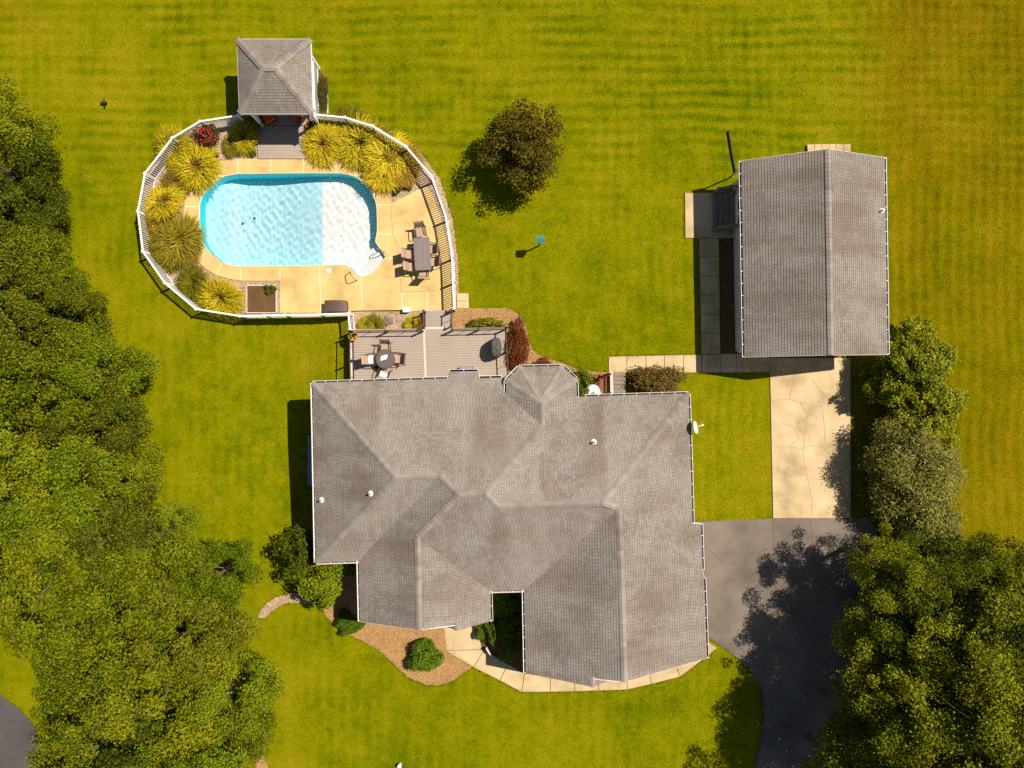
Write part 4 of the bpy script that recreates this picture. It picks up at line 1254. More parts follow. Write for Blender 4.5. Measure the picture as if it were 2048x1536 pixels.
for k in range(4):
    a = math.pi / 4 + k * math.pi / 2
    m = MB(); m.tube([(c.x + 0.12 * math.cos(a), c.y + 0.12 * math.sin(a), DZ + 0.69), (c.x + 0.3 * math.cos(a), c.y + 0.3 * math.sin(a), DZ + 0.3), (c.x + 0.38 * math.cos(a), c.y + 0.38 * math.sin(a), DZ)], 0.025, 8); m.build('leg', M['frame'], rt)
ub = thing('umbrella_base', 'black round umbrella base on the deck beside the round table', 'umbrella base', P(757, 730, DZ))
m = MB(); m.lathe([(0.0, 0.0), (0.24, 0.0), (0.24, 0.05), (0.15, 0.09), (0.035, 0.12), (0.035, 0.4), (0.0, 0.4)], ub.location, 20); m.build('foot', M['black'], ub)  # black disc on the deck with a short upright stem
np_ = thing('table_cloth', 'crumpled white cloth lying on the round patio table', 'cloth', P(768, 715, DZ + 0.724))
r = random.Random(9); g_ = 8
m = MB()
vs = []
for i in range(g_ + 1):
    for j in range(g_ + 1):
        x, y = (i / g_ - .5) * 0.34, (j / g_ - .5) * 0.30
        k = 0.85 + 0.22 * math.sin(2 * math.atan2(y, x) + 0.6) * min(1, math.hypot(x, y) / 0.12) + 0.08 * math.sin(5 * math.atan2(y, x))
        vs.append((np_.location.x + x * k, np_.location.y + y * k, np_.location.z + 0.005 + 0.02 * r.random()))
m.add(vs, [(i*(g_+1)+j, (i+1)*(g_+1)+j, (i+1)*(g_+1)+j+1, i*(g_+1)+j+1) for i in range(g_) for j in range(g_)])
m.build('fold', M['cloth'], np_, smooth=True)  # wrinkled white sheet of irregular outline on the table top

gr = thing('covered_grill', 'barbecue under a dark grey fitted cover at the deck railing', 'grill', P(992, 697, DZ))
c = gr.location
m = MB()
prof = [(0.44, 0.0), (0.45, 0.3), (0.43, 0.7), (0.40, 0.92), (0.33, 1.04), (0.18, 1.10), (0.0, 1.11)]
o0 = len(m.v); N_ = 28
for r_, z in prof:
    for k in range(N_):
        t = 2 * math.pi * k / N_
        sq = 1.0 / max(abs(math.cos(t)) ** 2.6 + abs(math.sin(t)) ** 2.6, 0.01) ** (1 / 2.6)
        wob = 1 + 0.035 * math.sin(7 * t + z * 3) * (1 - z * 0.4)
        m.v.append((c.x + r_ * sq * math.cos(t) * 0.66 * wob, c.y + r_ * sq * math.sin(t) * 1.22 * wob, c.z + z + 0.03 * math.cos(2 * t) * (z > 0.9)))
for i in range(len(prof) - 1):
    for k in range(N_):
        k2 = (k + 1) % N_; m.f.append((i * N_ + k, i * N_ + k2, (i + 1) * N_ + k2, (i + 1) * N_ + k)); m.m.append(0)
m.build('cover', M['cover'], gr, smooth=True)
for k, dx in enumerate((-0.08, 0.02, 0.1)):
    q_ = MB(); q_.tube([(c.x + dx, c.y - 0.42, c.z + 0.95), (c.x + dx * 0.7, c.y - 0.1, c.z + 1.085), (c.x + dx * 0.9, c.y + 0.2, c.z + 1.09)], [0.012, 0.02, 0.008], 6); q_.build('cover_fold', M['cover'], gr, smooth=True)

bx_ = thing('storage_box', 'blue-grey slatted storage box against the house bump-out on the deck', 'box', P(934, 742, DZ))
m = MB(); m.box(bx_.location + Vector((0, 0, 0.28)), (0.6, 0.42, 0.56)); m.build('body', M['blue_box'], bx_, bevel=0.015)
m = MB(); m.box(bx_.location + Vector((0, 0, 0.58)), (0.64, 0.46, 0.04)); m.build('lid', M['blue_box'], bx_, bevel=0.01)
for s in (-1, 1):
    m = MB(); m.box(bx_.location + Vector((s * 0.335, 0, 0.33)), (0.03, 0.44, 0.6)); m.build('side_trim', M['deck_side'], bx_)

cc = thing('storage_chest', 'brown storage chest with arched lid against the pool fence', 'chest', P(676, 614, ZS))
L_ = cc.location
m = MB(); m.box(L_ + Vector((0, 0, 0.25)), (1.12, 0.54, 0.5)); m.build('body', M['chest'], cc, bevel=0.02)
m = MB()
vs = []; k_ = 8
for i in range(k_ + 1):
    x = -0.6 + 1.2 * i / k_; z = 0.50 + 0.10 * (1 - (2 * i / k_ - 1) ** 2)
    for y in (-0.3, 0.3): vs.append(L_ + Vector((x, y, z)))
    for y in (-0.3, 0.3): vs.append(L_ + Vector((x, y, 0.48)))
fs_ = []
for i in range(k_):
    a = 4 * i; b = a + 4
    fs_ += [(a, b, b + 1, a + 1), (a, a + 2, b + 2, b), (a + 1, b + 1, b + 3, a + 3)]
fs_ += [(0, 1, 3, 2), (4 * k_, 4 * k_ + 2, 4 * k_ + 3, 4 * k_ + 1)]
m.add(vs, fs_); m.build('lid', M['chest'], cc)

def pot(label, px, py, z, r, h, mat, plant, seed):
    t = thing('plant_pot', label, 'plant pot', P(px, py, z))
    m = MB(); m.lathe([(r * 0.68, 0), (r * 0.95, h), (r * 1.05, h), (r * 1.05, h - 0.05), (r * 0.9, h - 0.05), (r * 0.86, h - 0.02), (r * 0.8, h - 0.08), (0.0, h - 0.09)], t.location, 20); m.build('bowl', M[mat], t)
    rr_ = random.Random(seed); m = MB()
    for k in range(60):
        a = rr_.uniform(0, 6.28); d = rr_.uniform(0, r * 0.85); p = t.location + Vector((math.cos(a) * d, math.sin(a) * d, h - 0.06 + rr_.random() * 0.1))
        u = Vector((rr_.uniform(-1, 1), rr_.uniform(-1, 1), rr_.uniform(-.2, .8))).normalized() * 0.05; v_ = u.orthogonal().normalized() * 0.03
        m.add([p - u, p + v_, p + u, p - v_], [(0, 1, 2, 3)])
    m.build('foliage', M[plant], t)
pot('round ochre pot with autumn plants in the west corner of the deck', 709, 673, DZ, 0.24, 0.38, 'yellow_pot', 'leaf_autumn', 1)
pot('terracotta pot beside the pavilion apron', 623, 254, 0.1, 0.22, 0.36, 'terracotta', 'leaf_autumn', 2)

# lounge chairs with orange cushions in the pavilion
def lounge(label, px, py, deg):
    t = thing('lounge_chair', label, 'lounge chair', P(px, py, FZ), 'pavilion lounge chairs', math.radians(deg))
    m = MB(); m.box((0, 0, 0.22), (0.75, 0.7, 0.12)); link('frame', m.mesh('frame', M['frame']), t)
    for s in (-1, 1):
        m = MB(); m.box((0, s * 0.36, 0.4), (0.75, 0.06, 0.4)); link('armrest', m.mesh('armrest', M['frame']), t)
    m = MB(); m.box((0.04, 0, 0.37), (0.66, 0.62, 0.18)); o = link('seat_cushion', m.mesh('seat_cushion', M['cushion']), t)
    b = o.modifiers.new('b', 'BEVEL'); b.width = 0.05; b.segments = 3
    m = MB(); m.box((-0.32, 0, 0.62), (0.18, 0.62, 0.5), rot=Matrix.Rotation(-0.2, 3, 'Y')); o = link('back_cushion', m.mesh('back_cushion', M['cushion']), t)
    b = o.modifiers.new('b', 'BEVEL'); b.width = 0.05; b.segments = 3
    for sx in (-1, 1):
        for sy in (-1, 1):
            m = MB(); m.box((sx * 0.32, sy * 0.3, 0.09), (0.06, 0.06, 0.18)); link('leg', m.mesh('leg', M['frame']), t)
lounge('orange cushioned lounge chair just inside the pavilion, beside the tall grass', 540, 236, -60)
lounge('orange cushioned lounge chair just inside the pavilion, nearer the terracotta pot', 600, 234, -130)

# ------------------------------------------------------------------ back porch steps by the bay
pz = 0.62
bp = thing('porch_steps', 'dark stained wooden stair and landing against the back wall', 'stairs', P(1225, 775, 0))
for k in range(6):
    a, b = P(1227, 744 + k * 8.5, pz), P(1251, 744 + k * 8.5, pz)
    m = MB(); m.box(((a.x + b.x) / 2, a.y - 0.1, pz - 0.02), (b.x - a.x, 0.205, 0.035)); m.build('landing_board', M['old_wood'], bp)
m = MB(); a, b = P(1223, 744, pz + 0.1), P(1224, 800, pz + 0.1); m.beam(a, b, 0.16, 0.05); m.build('edge_board', M['deck_pale'], bp)
for k in range(3):
    z = pz - 0.15 * (k + 1); x = P(1222, 0, pz)[0] - 0.27 * (k + 0.5)
    m = MB(); y0, y1 = P(0, 748, pz)[1], P(0, 800, pz)[1]; m.box((x, (y0 + y1) / 2, z), (0.26, y0 - y1, 0.035)); m.build('tread', M['red_wood'], bp)
xa, xb = P(1222, 0, 1.5)[0], P(1200, 0, 0.9)[0]
yr = P(0, 748, 1.2)[1]
for y in (yr, yr - 1.0):
    m = MB(); m.beam((xa, y, pz + 0.95), (xb, y - 0.28, 0.95), 0.08, 0.05); m.build('handrail', M['red_wood'], bp)
    for t in range(2):
        x = xa + (xb - xa) * t; m = MB(); m.box((x, y - 0.28 * t, 0.55 + 0.2 * (1 - t)), (0.09, 0.09, 1.1 + 0.3 * (1 - t))); m.build('post', M['red_wood'], bp)
m = MB(); m.beam((xb, yr - 0.28, 0.95), (xb, yr - 1.5, 0.95), 0.09, 0.05); m.beam((xb, yr - 0.28, 0.2), (xb, yr - 1.5, 0.2), 0.05, 0.06); m.build('side_rail', M['red_wood'], bp)
for k in range(9):
    y = yr - 0.36 - k * 0.13
    m = MB(); m.beam((xb, y, 0.2), (xb, y, 0.95), 0.04, 0.04); m.build('baluster', M['red_wood'], bp)
m = MB()
for k in range(9): 
    pass
tk = thing('water_tank', 'white dome-topped tank beside the porch stair at the eave', 'tank', P(1187, 785, 0))
c = P(1187, 786, 1.1)
tk.location = (c.x, c.y, 0)
m = MB(); m.lathe([(0.44, 0.0), (0.46, 0.05), (0.46, 0.75), (0.42, 0.93), (0.3, 1.05), (0.12, 1.1), (0.0, 1.105)], tk.location, 28); m.build('shell', M['white'], tk, smooth=True)
m = MB(); m.lathe([(0.09, 1.09), (0.09, 1.14), (0.0, 1.15)], (c.x, c.y + 0.0, 0), 14); m.beam((c.x - 0.28, c.y - 0.14, 1.07), (c.x - 0.1, c.y - 0.03, 1.12), 0.05, 0.04); m.build('filler_cap', M['blue_box'], tk)

# satellite dish off the east eave
sd = thing('satellite_dish', 'white satellite dish standing off the east eave', 'satellite dish', P(1386, 852, 3.0))
m = MB(); b0 = P(1384, 851, 3.1); m.tube([b0 + Vector((-0.35, 0, -0.3)), b0 + Vector((-0.05, 0, 0.0)), b0 + Vector((0.04, 0, 0.35))], 0.025, 8); m.build('mast', M['steel'], sd)
dc = P(1390, 855, 3.5)
ax = Vector((0.80, 0.18, 0.50)).normalized(); u = Vector((0.15, -0.95, 0.1)); u = (u - ax * u.dot(ax)).normalized(); v_ = ax.cross(u)
m = MB(); nr, na = 5, 24
for i in range(nr + 1):
    rr_ = 0.30 * i / nr
    for k in range(na):
        t = 2 * math.pi * k / na; m.v.append(tuple(dc + (u * math.cos(t) * 1.05 + v_ * math.sin(t)) * rr_ + ax * (0.5 * rr_ * rr_)))
for i in range(nr):
    for k in range(na):
        k2 = (k + 1) % na; m.f.append((i * na + k, (i + 1) * na + k, (i + 1) * na + k2, i * na + k2)); m.m.append(0)
o = m.build('reflector', M['white'], sd, smooth=True); s_ = o.modifiers.new('s', 'SOLIDIFY'); s_.thickness = 0.012
m = MB(); tip = P(1404, 850.5, 3.55); m.tube([dc - v_ * 0.2, tip], 0.014, 6); m.build('feed_arm', M['steel'], sd)
m = MB(); m.tube([tip - ax * 0.03, tip + ax * 0.08], 0.05, 10); m.build('feed_horn', M['white'], sd)

# bluebird box on a post, in the back lawn
bb = thing('bird_house', 'teal wooden birdhouse on a post in the back lawn', 'birdhouse', P(1078, 492, 0))
c = P(1078, 483, 1.6); L_ = bb.location
m = MB(); m.tube([(L_.x, L_.y, -0.1), (L_.x + 0.0, L_.y, 1.4)], 0.045, 8); m.build('post', M['deck_side'], bb)
m = MB(); m.box((L_.x, L_.y + 0.02, 1.48), (0.26, 0.26, 0.3)); m.build('box', M['deck_side'], bb)
for s in (-1, 1):
    m = MB(); m.box((L_.x, L_.y + 0.02 + s * 0.095, 1.69), (0.42, 0.21, 0.025), rot=Matrix.Rotation(-s * 0.45, 3, 'X')); m.build('roof_board', M['teal'], bb)
m = MB(); m.tube([(L_.x, L_.y - 0.115, 1.5), (L_.x, L_.y - 0.135, 1.5)], 0.04, 10); m.build('entrance_hole', M['black'], bb)

# downspout extension, crow, cleanout cap, path light
dp = thing('drain_pipe', 'long black corrugated drain pipe lying on grass behind the garage', 'pipe', P(1468, 310, 0))
m = MB(); pts = [P(1456, 262, 0.05), P(1459, 280, 0.05), P(1462, 300, 0.05), P(1466, 322, 0.05), P(1471, 346, 0.05), Vector((gi[0][0] - 0.08, P(0, 352, .2)[1], 0.08))]
fine = []
for i in range(len(pts) - 1):
    for k in range(10): fine.append(pts[i].lerp(pts[i + 1], k / 10))
m.tube(fine, [0.055 + 0.012 * (i % 2) for i in range(len(fine))], 8); m.build('hose', M['black'], dp)
m = MB(); x = gi[0][0] - 0.06; y = P(0, 352, .2)[1]; m.tube([(x, y, 0.05), (x, y, 2.3), (x - 0.3, y, 2.55)], 0.045, 8); m.build('downspout', M['white'], dp)
cr = thing('bird', 'small black bird on the lawn at upper left', 'bird', P(211, 207, 0))
c = cr.location
m = MB()
sec = [(-0.16, 0.10, 0.0), (-0.12, 0.105, 0.035), (-0.04, 0.11, 0.06), (0.05, 0.12, 0.055), (0.10, 0.15, 0.035), (0.13, 0.175, 0.036), (0.165, 0.18, 0.022), (0.21, 0.175, 0.004)]
m.tube([(c.x + 0.2 * a * 0.4, c.y + a, c.z + z) for a, z, r_ in sec], [max(r_, 0.003) for a, z, r_ in sec], 10)
m.build('body', M['feather'], cr, smooth=True)
for s in (-1, 1):
    m = MB(); m.add([c + Vector((s*0.03, 0.06, 0.15)), c + Vector((s*0.17, 0.02, 0.17)), c + Vector((s*0.2, -0.08, 0.16)), c + Vector((s*0.09, -0.09, 0.15)), c + Vector((s*0.03, -0.1, 0.14))], [(0, 1, 2, 3, 4), (4, 3, 2, 1, 0)]); m.build('wing', M['feather'], cr)
    m = MB(); m.tube([c + Vector((s*0.025, 0.02, 0)), c + Vector((s*0.02, 0.0, 0.08))], 0.006, 5); m.build('leg', M['feather'], cr)
m = MB(); m.add([c + Vector((-0.03, -0.13, 0.11)), c + Vector((0.03, -0.13, 0.11)), c + Vector((0.05, -0.27, 0.10)), c + Vector((-0.05, -0.27, 0.10))], [(0, 1, 2, 3), (3, 2, 1, 0)]); m.build('tail', M['feather'], cr)
wc = thing('cleanout_cap', 'small white capped pipe standing in the front lawn', 'pipe', P(800, 1528, 0))
m = MB(); m.lathe([(0.09, -0.1), (0.09, 0.2), (0.115, 0.2), (0.115, 0.27), (0.09, 0.29), (0.0, 0.295)], wc.location, 16); m.build('pipe', M['white'], wc)
m = MB(); m.box(wc.location + Vector((0, 0, 0.31)), (0.06, 0.06, 0.03)); m.build('plug', M['white'], wc)
sg = thing('yard_sign', 'small pale stake sign at the corner of the front walk', 'sign', P(977, 1296, 0))
m = MB(); m.box(sg.location + Vector((0, 0, 0.4)), (0.04, 0.42, 0.3), rz=math.radians(35)); m.build('panel', M['white'], sg)
m = MB(); m.box(sg.location + Vector((0, 0, 0.13)), (0.03, 0.03, 0.4)); m.build('stake', M['rail'], sg)
# flat mosaic boulder and a small statue in the gravel
def boulder(label, px, py, r, h, seed, name='boulder', z=0.03):
    t = thing(name, label, 'rock', P(px, py, z))
    rr_ = random.Random(seed); bm = bmesh.new(); bmesh.ops.create_icosphere(bm, subdivisions=3, radius=1)
    for v in bm.verts:
        k = 1 + 0.22 * math.sin(v.co.x * 4 + seed) * math.cos(v.co.y * 3.3 + seed) + rr_.uniform(-.06, .06)
        v.co = Vector((v.co.x * r * k, v.co.y * r * k * 0.9, max(-0.02, v.co.z * h * k)))
    me = bpy.data.meshes.new('stone'); bm.to_mesh(me); bm.free(); me.materials.append(M['stone'])
    link('stone', me, t)
boulder('flat brown boulder set in the gravel strip below the pool slab', 777, 642, 0.30, 0.16, 3)
stt = thing('garden_statue', 'small grey animal statue lying beside the rose bush', 'statue', P(432, 306, 0.03))
c = stt.location
m = MB(); m.tube([c + Vector((-0.22, 0.18, 0.1)), c + Vector((-0.1, 0.08, 0.16)), c + Vector((0.05, -0.03, 0.17)), c + Vector((0.16, -0.12, 0.15))], [0.05, 0.1, 0.11, 0.06], 10); m.build('body', M['stone'], stt, smooth=True)
m = MB(); m.lathe([(0.0, -0.07), (0.06, -0.04), (0.075, 0.0), (0.05, 0.06), (0.0, 0.075)], c + Vector((0.2, -0.16, 0.24)), 10); m.build('head', M['stone'], stt, smooth=True)
for s in (-1, 1):
    m = MB(); m.tube([c + Vector((0.05 + s * 0.06, -0.03 + s * 0.06, 0.12)), c + Vector((0.1 + s * 0.08, -0.08 + s * 0.08, 0.0))], 0.03, 6); m.build('leg', M['stone'], stt)
# timber edging along the pavilion bed
m = MB(); m.beam(P(653.5, 172, 0.08), P(656, 232, 0.08), 0.07, 0.14)
tag(m.build('timber_edging', M['deck_pale']), 'pale timber edging beside the pavilion bed', 'edging')

# ------------------------------------------------------------------ plants
def np_mesh(name, V, F, mat):
    """V (n,3) array, F (m,k) array of indices"""
    me = bpy.data.meshes.new(name)
    n, (mf, k) = len(V), F.shape
    me.vertices.add(n); me.vertices.foreach_set('co', V.astype(np.float32).ravel())
    me.loops.add(mf * k); me.loops.foreach_set('vertex_index', F.astype(np.int32).ravel())
    me.polygons.add(mf); me.polygons.foreach_set('loop_start', np.arange(0, mf * k, k, dtype=np.int32))
    me.materials.append(mat)
    me.update(calc_edges=True)
    me.validate()
    return me

def unit(a): return a / np.maximum(np.linalg.norm(a, axis=1, keepdims=True), 1e-6)

def leaf_cloud(rs, centers, radii, counts, L, W, up=0.55, flat=0.75):
    pos, nrm = [], []
    for c, r, k in zip(centers, radii, counts):
        d = unit(rs.normal(size=(k, 3)))
        d[:, 2] = np.where(rs.rand(k) < 0.72, np.abs(d[:, 2]), d[:, 2])
        rad = r * (0.30 + 0.70 * rs.rand(k, 1) ** 0.5) * np.where(rs.rand(k, 1) < 0.22, 1.0 + 0.6 * rs.rand(k, 1), 1.0)
        pos.append(c + d * rad * np.array([1, 1, flat])); nrm.append(d)
    p = np.concatenate(pos); d = np.concatenate(nrm)
    n = len(p)
    nn = unit(d * 0.55 + np.array([0, 0, up]) + rs.normal(size=(n, 3)) * 0.45)
    a = unit(np.cross(nn, rs.normal(size=(n, 3)))); b = np.cross(nn, a)
    s = (0.65 + 0.7 * rs.rand(n, 1))
    l, w = L * s, W * s
    V = np.stack([p - a * l * 0.5, p + b * w * 0.5 + nn * w * 0.12, p + a * l * 0.5, p - b * w * 0.5 + nn * w * 0.12], 1).reshape(-1, 3)
    F = np.arange(4 * n).reshape(n, 4)
    return V, F

def crown_mesh(name, seed, R, H, zc, nclump, nleaf, L, W, mat, clump_r=0.55, shell=0.5, top_bias=0.5):
    """ellipsoid crown radius R, height H, centre zc, of leaf clumps with gaps"""
    rs = np.random.RandomState(seed)
    d = unit(rs.normal(size=(nclump, 3)))
    rad = (shell + (1 - shell) * rs.rand(nclump, 1) ** 0.6)
    ph = rs.rand(3) * 6
    lob = 1 + 0.16 * np.sin(3 * np.arctan2(d[:, 1], d[:, 0]) + ph[0]) + 0.10 * np.sin(5 * np.arctan2(d[:, 1], d[:, 0]) + ph[1])
    c = d * rad * lob[:, None] * np.array([R - clump_r * 0.6, R - clump_r * 0.6, H / 2 - clump_r * 0.4])
    c[:, 2] += zc
    r = clump_r * (0.6 + 0.8 * rs.rand(nclump))
    wts = r ** 2; cnt = np.maximum(6, (nleaf * wts / wts.sum()).astype(int))
    V, F = leaf_cloud(rs, c, r, cnt, L, W)
    return np_mesh(name, V, F, mat), c

def trunk_mesh(name, seed, h, r, tips, nlimb=10):
    m = MB(); rr_ = random.Random(seed)
    pts = [Vector((0, 0, -0.7)), Vector((rr_.uniform(-.05, .05), rr_.uniform(-.05, .05), h * 0.3)), Vector((rr_.uniform(-.15, .15), rr_.uniform(-.15, .15), h * 0.65)), Vector((rr_.uniform(-.2, .2), rr_.uniform(-.2, .2), h * 0.92))]
    m.tube(pts, [r * 1.15, r * 0.85, r * 0.4, r * 0.08], 8)
    tl = [tips[i] for i in np.random.RandomState(seed).choice(len(tips), min(nlimb, len(tips)), False)]
    for t in tl:
        t = Vector(t)
        z0 = max(0.15 * h, t.z * 0.55)
        a = pts[1].lerp(pts[2], min(1, max(0, (z0 - pts[1].z) / (pts[2].z - pts[1].z))))
        mid_ = a.lerp(t, 0.55) + Vector((0, 0, 0.08 * h))
        m.tube([a, mid_, t], [r * 0.3, r * 0.14, r * 0.03], 6, cap=False)
    return m.mesh(name, M['bark'], True)

PROTO = {}
def proto(key, **k):
    if key in PROTO: return PROTO[key]
    th, tr = k.pop('trunk')
    cm, cc_ = crown_mesh('crown', **k)
    PROTO[key] = (trunk_mesh('trunk', k['seed'], th, tr, cc_), cm, k['zc'])
    return PROTO[key]

def tree(name, key, px, py, label, cat='tree', group=None, s=1.0, rz=None, zf=1.0):
    tm, cm, zc = PROTO[key]
    z = zc * s * zf
    p = P(px, py, z)
    t = thing(name, label, cat, (p.x, p.y, 0), group, rz if rz is not None else random.uniform(0, 6.28))
    t.scale = (s, s, s * zf)
    link('trunk', tm, t); link('crown', cm, t)
    return t

for i in range(7):
    proto('wood%d' % i, seed=20 + i, R=2.6, H=6.2, zc=4.3, nclump=46, nleaf=26000, L=0.108, W=0.072, mat=M['leaf_deep' if i > 4 else 'leaf_wood' if i % 2 else 'leaf_wood2'], clump_r=0.56, shell=0.62, trunk=(6.6, 0.17))
WOODS = [(34,255,.95,'at the far top corner of the wood on the left'),(62,335,.85,'at the top of the wood on the left, beside the lawn'),(-20,410,1.1,'at the left picture edge, level with the upper half of the pool'),(88,430,.82,'on the lawn edge of the wood, third from its top end'),(20,520,1.1,'near the left picture edge, level with the pool lower rim'),
 (115,540,.85,'on the lawn edge of the wood, level with the pool'),(-10,640,1.1,'at the left picture edge, level with the square planter'),(95,645,1.05,'second from the lawn edge, level with the square planter'),(182,640,.78,'on the lawn edge of the wood, level with the planter bed'),(20,760,1.15,'near the left picture edge, level with the rear eave'),(130,765,1.05,'second from the lawn edge, level with the rear eave'),(222,745,.85,'bulging from the wood toward the deck, level with the rear eave'),
 (-10,880,1.1,'at the left picture edge, level with the cellar hatch top'),(90,890,1.1,'third from the lawn edge, level with the cellar hatch'),(200,860,.95,'on the lawn edge of the wood, level with the cellar hatch'),(40,1000,1.15,'near the left picture edge, level with the roof vents'),(160,990,1.08,'second from the lawn edge, level with the roof vents'),(262,960,.85,'on the lawn edge of the wood, level with the two roof vents'),(-10,1110,1.1,'at the left picture edge, level with the southwest roof corner'),
 (110,1120,1.15,'in the wood, level with the southwest roof corner, left of its middle'),(225,1085,1.05,'in the middle of the wood, just above the southwest roof corner level'),(315,1070,.72,'on the lawn edge of the wood just above its widest bulge'),(330,1160,1.0,'in the widest bulge of the wood, second from its tip'),(430,1150,.78,'at the widest bulge of the wood, facing the gravel path'),(168,1258,.95,'at the upper end of the small lawn gap on the left'),(250,1210,1.1,'in the middle of the wood, level with the gravel path'),
 (365,1270,1.05,'second from the wood edge, below the gravel path level'),(448,1265,.70,'on the wood edge directly across from the gravel path'),(170,1372,.92,'beside the small lawn gap at the lower left'),(230,1350,1.1,'in the lower wood, second in from the small lawn gap'),(345,1380,1.08,'in the lower wood, second from the front lawn'),(455,1385,.9,'on the wood edge near the bottom, opposite the front lawn'),(300,1490,1.05,'at the bottom picture edge, in the middle of the wood'),
 (405,1500,1.0,'at the bottom picture edge, second from the dirt path'),(475,1460,.72,'at the bottom end of the wood beside the dirt path'),(190,1500,1.05,'at the bottom of the wood beside the road corner'),(5,1150,.75,'at the left picture edge just above the small lawn gap')]
for i, (x, y, s, w) in enumerate(WOODS):
    x -= 58 if y < 600 else 45 if y < 700 else 24 if y < 1000 else 0
    lab = ('leafy green tree ' + w) if w else 'leafy green tree inside the dense wood along the left side'
    tree('broadleaf_tree', 'wood%d' % (5 + i % 2 if (y < 720 and i % 5) or i % 6 == 2 else i % 5), x, y, lab, group='trees of the left-hand wood', s=s, zf=random.uniform(0.92, 1.1))

for i in range(4):
    proto('oak%d' % i, seed=40 + i, R=3.1, H=7.6, zc=6.6, nclump=52, nleaf=18000, L=0.125, W=0.082, mat=M['leaf_oak'], clump_r=0.62, shell=0.45, trunk=(9.5, 0.22))
OAKS = [(1775,1140,.62,'nearest the asphalt drive at the top of the lower right grove'),(1850,1165,.66,'second from the drive in the top row of the lower right grove'),(1935,1165,.66,'in the middle of the top row of the lower right grove'),(2015,1150,.68,'last in the top row of the lower right grove, by the field'),
 (1790,1258,.75,'casting its shade farthest over the asphalt drive'),(1882,1270,.88,'in the middle of the lower right grove, second row'),(1988,1265,.9,'at the right picture edge of the lower right grove, second row'),
 (1772,1370,.80,'leaning over the narrowing of the drive'),(1872,1390,.95,'in the centre of the lower right grove, third row'),(1982,1390,.95,'at the right of the lower right grove, third row'),
 (1742,1482,.78,'beside the drive near the bottom of the picture'),(1842,1512,.95,'near the bottom of the lower right grove, second from the drive'),(1962,1512,1.0,'near the bottom of the lower right grove, third from the drive'),
 (1715,1590,.85,'beside the drive, cut by the bottom picture edge'),(2075,1300,1.0,'cut by the right picture edge below the field'),(2080,1510,1.0,'at the bottom right corner of the picture')]
for i, (x, y, s, w) in enumerate(OAKS):
    tree('oak_tree', 'oak%d' % (i % 4), x, y, 'tall dark oak ' + w, group='trees of the lower right grove', s=s, zf=random.uniform(0.95, 1.1))

proto('dense', seed=61, R=2.15, H=3.5, zc=1.75, nclump=150, nleaf=24000, L=0.14, W=0.075, mat=M['leaf_dense'], clump_r=0.33, shell=0.78, trunk=(4.2, 0.13))
tree('holly_tree', 'dense', 1824, 714, 'dense dark evergreen tucked behind the garage corner', s=.88, zf=1.0)
tree('holly_tree', 'dense', 1812, 762, 'dense dark evergreen in the middle of three beside the garage drive', s=.84, zf=1.1, rz=2.0)
tree('holly_tree', 'dense', 1836, 808, 'dense dark evergreen next to the feathery grey-green trees', s=.9, zf=1.0)
proto('olive', seed=63, R=2.15, H=3.8, zc=1.9, nclump=170, nleaf=17000, L=0.17, W=0.055, mat=M['leaf_olive'], clump_r=0.5, shell=0.45, trunk=(5.0, 0.15))
tree('holly_tree', 'dense', 1852, 856, 'dense dark evergreen on the field side, where the feathery trees begin', s=.74, rz=4.0)
tree('olive_tree', 'olive', 1862, 930, 'feathery grey-green tree on the field side of the row', s=.74, rz=2.0)
tree('olive_tree', 'olive', 1810, 905, 'feathery grey-green tree beside the concrete drive, next to the evergreen', s=.92)
tree('olive_tree', 'olive', 1828, 990, 'feathery grey-green tree halfway down the concrete drive', s=.95)
tree('olive_tree', 'olive', 1858, 1070, 'feathery grey-green tree above the dark oaks', s=.8)
proto('maple', seed=65, R=2.35, H=3.4, zc=2.1, nclump=95, nleaf=13000, L=0.125, W=0.085, mat=M['leaf_maple'], clump_r=0.45, shell=0.35, trunk=(3.9, 0.12))
tree('maple_tree', 'maple', 1044, 292, 'lone bronze-leaved maple in the back lawn', s=1.0, rz=1.0)
proto('small', seed=67, R=1.3, H=2.8, zc=2.2, nclump=46, nleaf=6000, L=0.12, W=0.07, mat=M['leaf_deep'], clump_r=0.34, shell=0.3, trunk=(3.2, 0.07))
tree('ornamental_tree', 'small', 598, 1105, 'small dark tree by the southwest house corner, upper of two', s=1.0, rz=0.4)
proto('small2', seed=68, R=1.25, H=2.6, zc=1.9, nclump=40, nleaf=5600, L=0.125, W=0.08, mat=M['leaf_wood'], clump_r=0.36, shell=0.3, trunk=(2.9, 0.07))
tree('ornamental_tree', 'small2', 645, 1172, 'small bright green tree by the gravel path and front bed', s=1.0)

# shrubs
def shrub_proto(key, seed, R, H, nleaf, L, W, mat, clump_r=0.2, nclump=60, shell=0.6):
    proto(key, seed=seed, R=R, H=H, zc=H * 0.5, nclump=nclump, nleaf=nleaf, L=L, W=W, mat=M[mat], clump_r=clump_r, shell=shell, trunk=(H * 0.9, 0.035))
def shrub(name, key, px, py, label, sx=1.0, sy=1.0, sz=1.0, rz=0.0, group=None):
    tm, cm, zc = PROTO[key]
    p = P(px, py, zc * sz)
    t = thing(name, label, 'shrub', (p.x, p.y, 0), group, rz)
    t.scale = (sx, sy, sz)
    link('stem', tm, t); link('foliage', cm, t)
    return t
shrub_proto('box', 71, 0.84, 1.15, 9000, 0.07, 0.05, 'leaf_box', 0.13, 330, 0.93)
shrub('boxwood', 'box', 850, 1312, 'round clipped boxwood in the front mulch bed')
shrub('boxwood', 'box', 690, 1238, 'low shrub at the shaded southwest house corner', .55, .55, .7)
